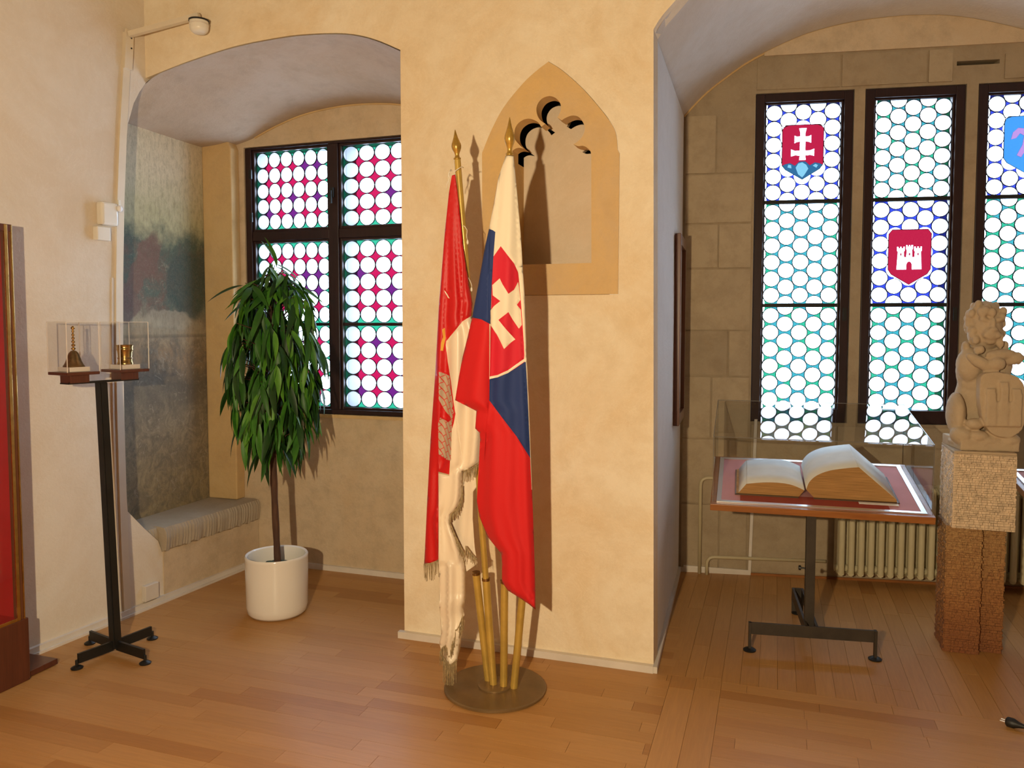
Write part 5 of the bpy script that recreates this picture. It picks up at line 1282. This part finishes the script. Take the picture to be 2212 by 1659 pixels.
for i in range(24):
    u = ru(1805, 1200)[0] + i * .0565
    g = G()
    for d in (.035, .145):
        g.tube([rw(u, .085, d), rw(u, .60, d)], [.019, .019], 8)
    rn = [rw(u, .085, .035), rw(u, .075, .09), rw(u, .085, .145)]; g.tube(rn, .020, 8); g.tube([rw(u, .60, .035), rw(u, .615, .09), rw(u, .60, .145)], .020, 8)
    g.tube([rw(u - .028, .10, .09), rw(u + .028, .10, .09)], .022, 8); g.tube([rw(u - .028, .59, .09), rw(u + .028, .59, .09)], .022, 8)
    obj('radiator_column', g, 'radiator', rd, world=True, smooth=True, autos=50)

# ---- statue and its pedestal
pd0 = Vector((.94, 4.36, 0))
ped = thing('stone_pedestal', 'tall mosaic stone pedestal, reddish shaft below a pale tiled block', 'pedestal', pd0)
xa, xb_ = ypl(2056, 1140, 4.2).x, ypl(2192, 1140, 4.2).x; yf, yr = 4.2, 4.50; zc0, zc1 = .625, .985
obj('block_core', G().box((xa + .006, yf + .006, zc0), (xb_ - .006, yr - .006, zc1)), 'tile', ped, world=True)
rr2 = random.Random(3)
def facing(name, O, ux, n, Wd, z0, z1, mat, tw=.017, th=.0105, dd=(.004, .010), parent=ped):
    g = G(); O = Vector(O); ux = Vector(ux).normalized(); n = Vector(n).normalized(); z = z0
    while z < z1 - .003:
        h = min(th * rr2.uniform(.7, 1.35), z1 - z); u = 0
        while u < Wd - .002:
            w_ = min(tw * rr2.uniform(.6, 1.6), Wd - u); d = rr2.uniform(*dd); e = .0007
            c4 = [O + ux * (u + e) + Vector((0, 0, z + e)), O + ux * (u + w_ - e) + Vector((0, 0, z + e)), O + ux * (u + w_ - e) + Vector((0, 0, z + h - e)), O + ux * (u + e) + Vector((0, 0, z + h - e))]
            g.add(c4 + [p + n * d for p in c4], [(4, 5, 6, 7), (0, 1, 5, 4), (1, 2, 6, 5), (2, 3, 7, 6), (3, 0, 4, 7)])
            u += w_
        z += h
    return obj(name, g, mat, parent, world=True, kind='stuff')
facing('front_tiles', (xa, yf + .006, 0), (1, 0, 0), (0, -1, 0), xb_ - xa, zc0, zc1, 'tile')
facing('side_tiles', (xa + .006, yr, 0), (0, -1, 0), (-1, 0, 0), yr - yf, zc0, zc1, 'tile')
facing('side_tiles', (xb_ - .006, yf, 0), (0, 1, 0), (1, 0, 0), yr - yf, zc0, zc1, 'tile')
obj('cap', G().box((xa, yf, zc1), (xb_, yr, zc1 + .012)), 'statue', ped, world=True, bevel=.004)
sx0, sx1 = zpl(2019, 1395).x + .03, zpl(2112, 1415).x
for nm, (x0, x1, y0, y1) in {'shaft_post': (sx0, sx1 - .0, 4.25, 4.46), 'rear_shaft_post': (sx1 + .012, sx1 + .11, 4.30, 4.46)}.items():
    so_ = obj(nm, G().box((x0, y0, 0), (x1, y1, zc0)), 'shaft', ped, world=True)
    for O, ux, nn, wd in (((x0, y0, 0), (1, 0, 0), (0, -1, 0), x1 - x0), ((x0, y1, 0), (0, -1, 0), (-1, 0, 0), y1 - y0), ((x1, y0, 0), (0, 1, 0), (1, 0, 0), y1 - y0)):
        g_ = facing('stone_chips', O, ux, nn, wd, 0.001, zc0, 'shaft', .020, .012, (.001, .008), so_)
st = Vector((ypl(2120, 960, 4.34).x, 4.34, zc1 + .0125))
g = G(); sc = .000525
def blob(cx, cz, y, rx, ry, rz_, rot=(0, 0, 0)):
    bm = bmesh.new(); bmesh.ops.create_icosphere(bm, subdivisions=3, radius=1)
    q = Euler(rot).to_matrix(); v = [q @ Vector((p.co.x * rx, p.co.y * ry, p.co.z * rz_)) + Vector(((cx - 715) * sc, y, (1530 - cz) * sc)) for p in bm.verts]
    f = [tuple(x.index for x in p.verts) for p in bm.faces]; bm.free(); g.add(v, f)
blob(705, 1480, .02, .135, .13, .030); g.box((-.13, -.11, 0), (.125, .14, .05)); blob(710, 1440, 0, .135, .115, .05)
blob(715, 1150, .045, .115, .085, .23); blob(700, 820, .03, .105, .085, .15); blob(590, 760, -.01, .062, .06, .085); blob(830, 760, -.01, .058, .06, .085)
blob(480, 1210, -.01, .040, .075, .105); blob(500, 1400, -.06, .050, .055, .045); blob(590, 1290, -.085, .04, .035, .028); blob(620, 1400, -.08, .05, .04, .03); blob(940, 1230, .02, .035, .075, .11); blob(880, 1430, -.07, .055, .05, .035)
blob(712, 400, -.0, .072, .072, .095); blob(712, 330, .015, .078, .075, .085); blob(715, 480, .0, .078, .062, .08)
blob(716, 470, -.062, .038, .032, .035); blob(722, 385, -.068, .014, .024, .034); blob(722, 432, -.088, .020, .014, .012); blob(720, 530, -.05, .030, .025, .022)
blob(665, 345, -.058, .026, .018, .012, (0, .3, 0)); blob(775, 345, -.058, .026, .018, .012, (0, -.3, 0))
blob(680, 480, -.076, .018, .016, .018); blob(758, 480, -.076, .018, .016, .018)
blob(800, 660, -.075, .075, .028, .028, (0, -.05, .2)); blob(640, 740, -.085, .085, .028, .028, (0, .55, 0)); blob(750, 740, -.10, .038, .025, .032); blob(905, 700, -.07, .05, .024, .026, (0, -.2, 0)); blob(945, 690, -.07, .018, .02, .03)
rq = random.Random(4)
for k in range(70):
    a = rq.uniform(-2.9, 2.9) - math.pi / 2; zz = rq.uniform(200, 640); ra = .075 if zz < 560 else .085
    if abs(math.cos(a)) < .55 and math.sin(a) < 0 and 290 < zz < 590: continue
    if zz < 260: ra = .05
    blob(712 + ra * math.cos(a) / sc, zz, ra * math.sin(a) * .95, .017, .017, .022)
# shield in front
def ext(pts, y0, y1):
    g.prism([((x - 715) * sc, (1530 - z) * sc) for x, z in pts], [], y1 - y0, (0, y0, 0))
sh_ = smoothcurve([(612, 850), (700, 815), (800, 820), (900, 850), (965, 930), (985, 1080), (985, 1230), (950, 1340), (860, 1395), (760, 1390), (680, 1330), (625, 1200), (605, 1020)], 5, True)
ext(sh_, -.120, -.07)
for x0, x1, t_ in ((655, 735, 960), (765, 835, 900), (865, 945, 960)):
    ext([(x0, t_ + 40), (x1, t_ + 40), (x1, 1300), (x0, 1300)], -.134, -.11)
    for k in range(3): ext([(x0 - 6 + k * (x1 - x0) * .36, t_), (x0 + 14 + k * (x1 - x0) * .36, t_), (x0 + 14 + k * (x1 - x0) * .36, t_ + 50), (x0 - 6 + k * (x1 - x0) * .36, t_ + 50)], -.134, -.11)
ext([(735, 1080), (865, 1080), (865, 1300), (835, 1300), (835, 1190), (765, 1190), (765, 1300), (735, 1300)], -.130, -.11)
me = g.mesh('statue_body')
ls = bpy.data.objects.new('lion_statue', me); link(ls); ls.location = st; ls.rotation_euler = (0, 0, R(8)); me.materials.append(M['statue'])
rm = ls.modifiers.new('r', 'REMESH'); rm.mode = 'VOXEL'; rm.voxel_size = .0048; rm.use_smooth_shade = True
sm = ls.modifiers.new('s', 'SMOOTH'); sm.factor = .5; sm.iterations = 3
dgr = bpy.context.evaluated_depsgraph_get(); me2 = bpy.data.meshes.new_from_object(ls.evaluated_get(dgr)); ls.modifiers.clear(); ls.data = me2
dl = [v.normal * .0016 * noise.noise(v.co * 45) for v in me2.vertices]
for v, d_ in zip(me2.vertices, dl): v.co += d_
tag(ls, 'weathered pale stone statue of a seated lion holding a shield', 'statue')
ORG[ls.name] = st

# ---- plug on the floor
pg = zpl(2180, 1573)
pl = thing('power_plug', 'black power plug with its cord lying on the floor near the right edge', 'plug', (pg.x, pg.y, 0))
g = G(); d = (zpl(2212, 1584) - zpl(2168, 1570)); d.z = 0; d.normalize(); p0 = zpl(2172, 1568) + Vector((0, 0, .02))
obj('body', G().tube([p0, p0 + d * .006, p0 + d * .028, p0 + d * .045, p0 + d * .07], [.012, .019, .019, .012, .006], 16), 'black', pl, world=True, smooth=True, autos=60)
obj('cord', G().tube([p0 + d * .068, p0 + d * .10 + Vector((0, 0, -.012)), p0 + d * .2 + Vector((0, -.01, -.0155)), p0 + d * .4 + Vector((0, .02, -.0155))], .0036, 8), 'black', pl, world=True, smooth=True)
sd_ = Vector((-d.y, d.x, 0))
for s_ in (-1, 1): obj('pin', G().tube([p0 + sd_ * .009 * s_, p0 + sd_ * .009 * s_ - d * .018], .0024, 8), 'steelstrip', pl, world=True)
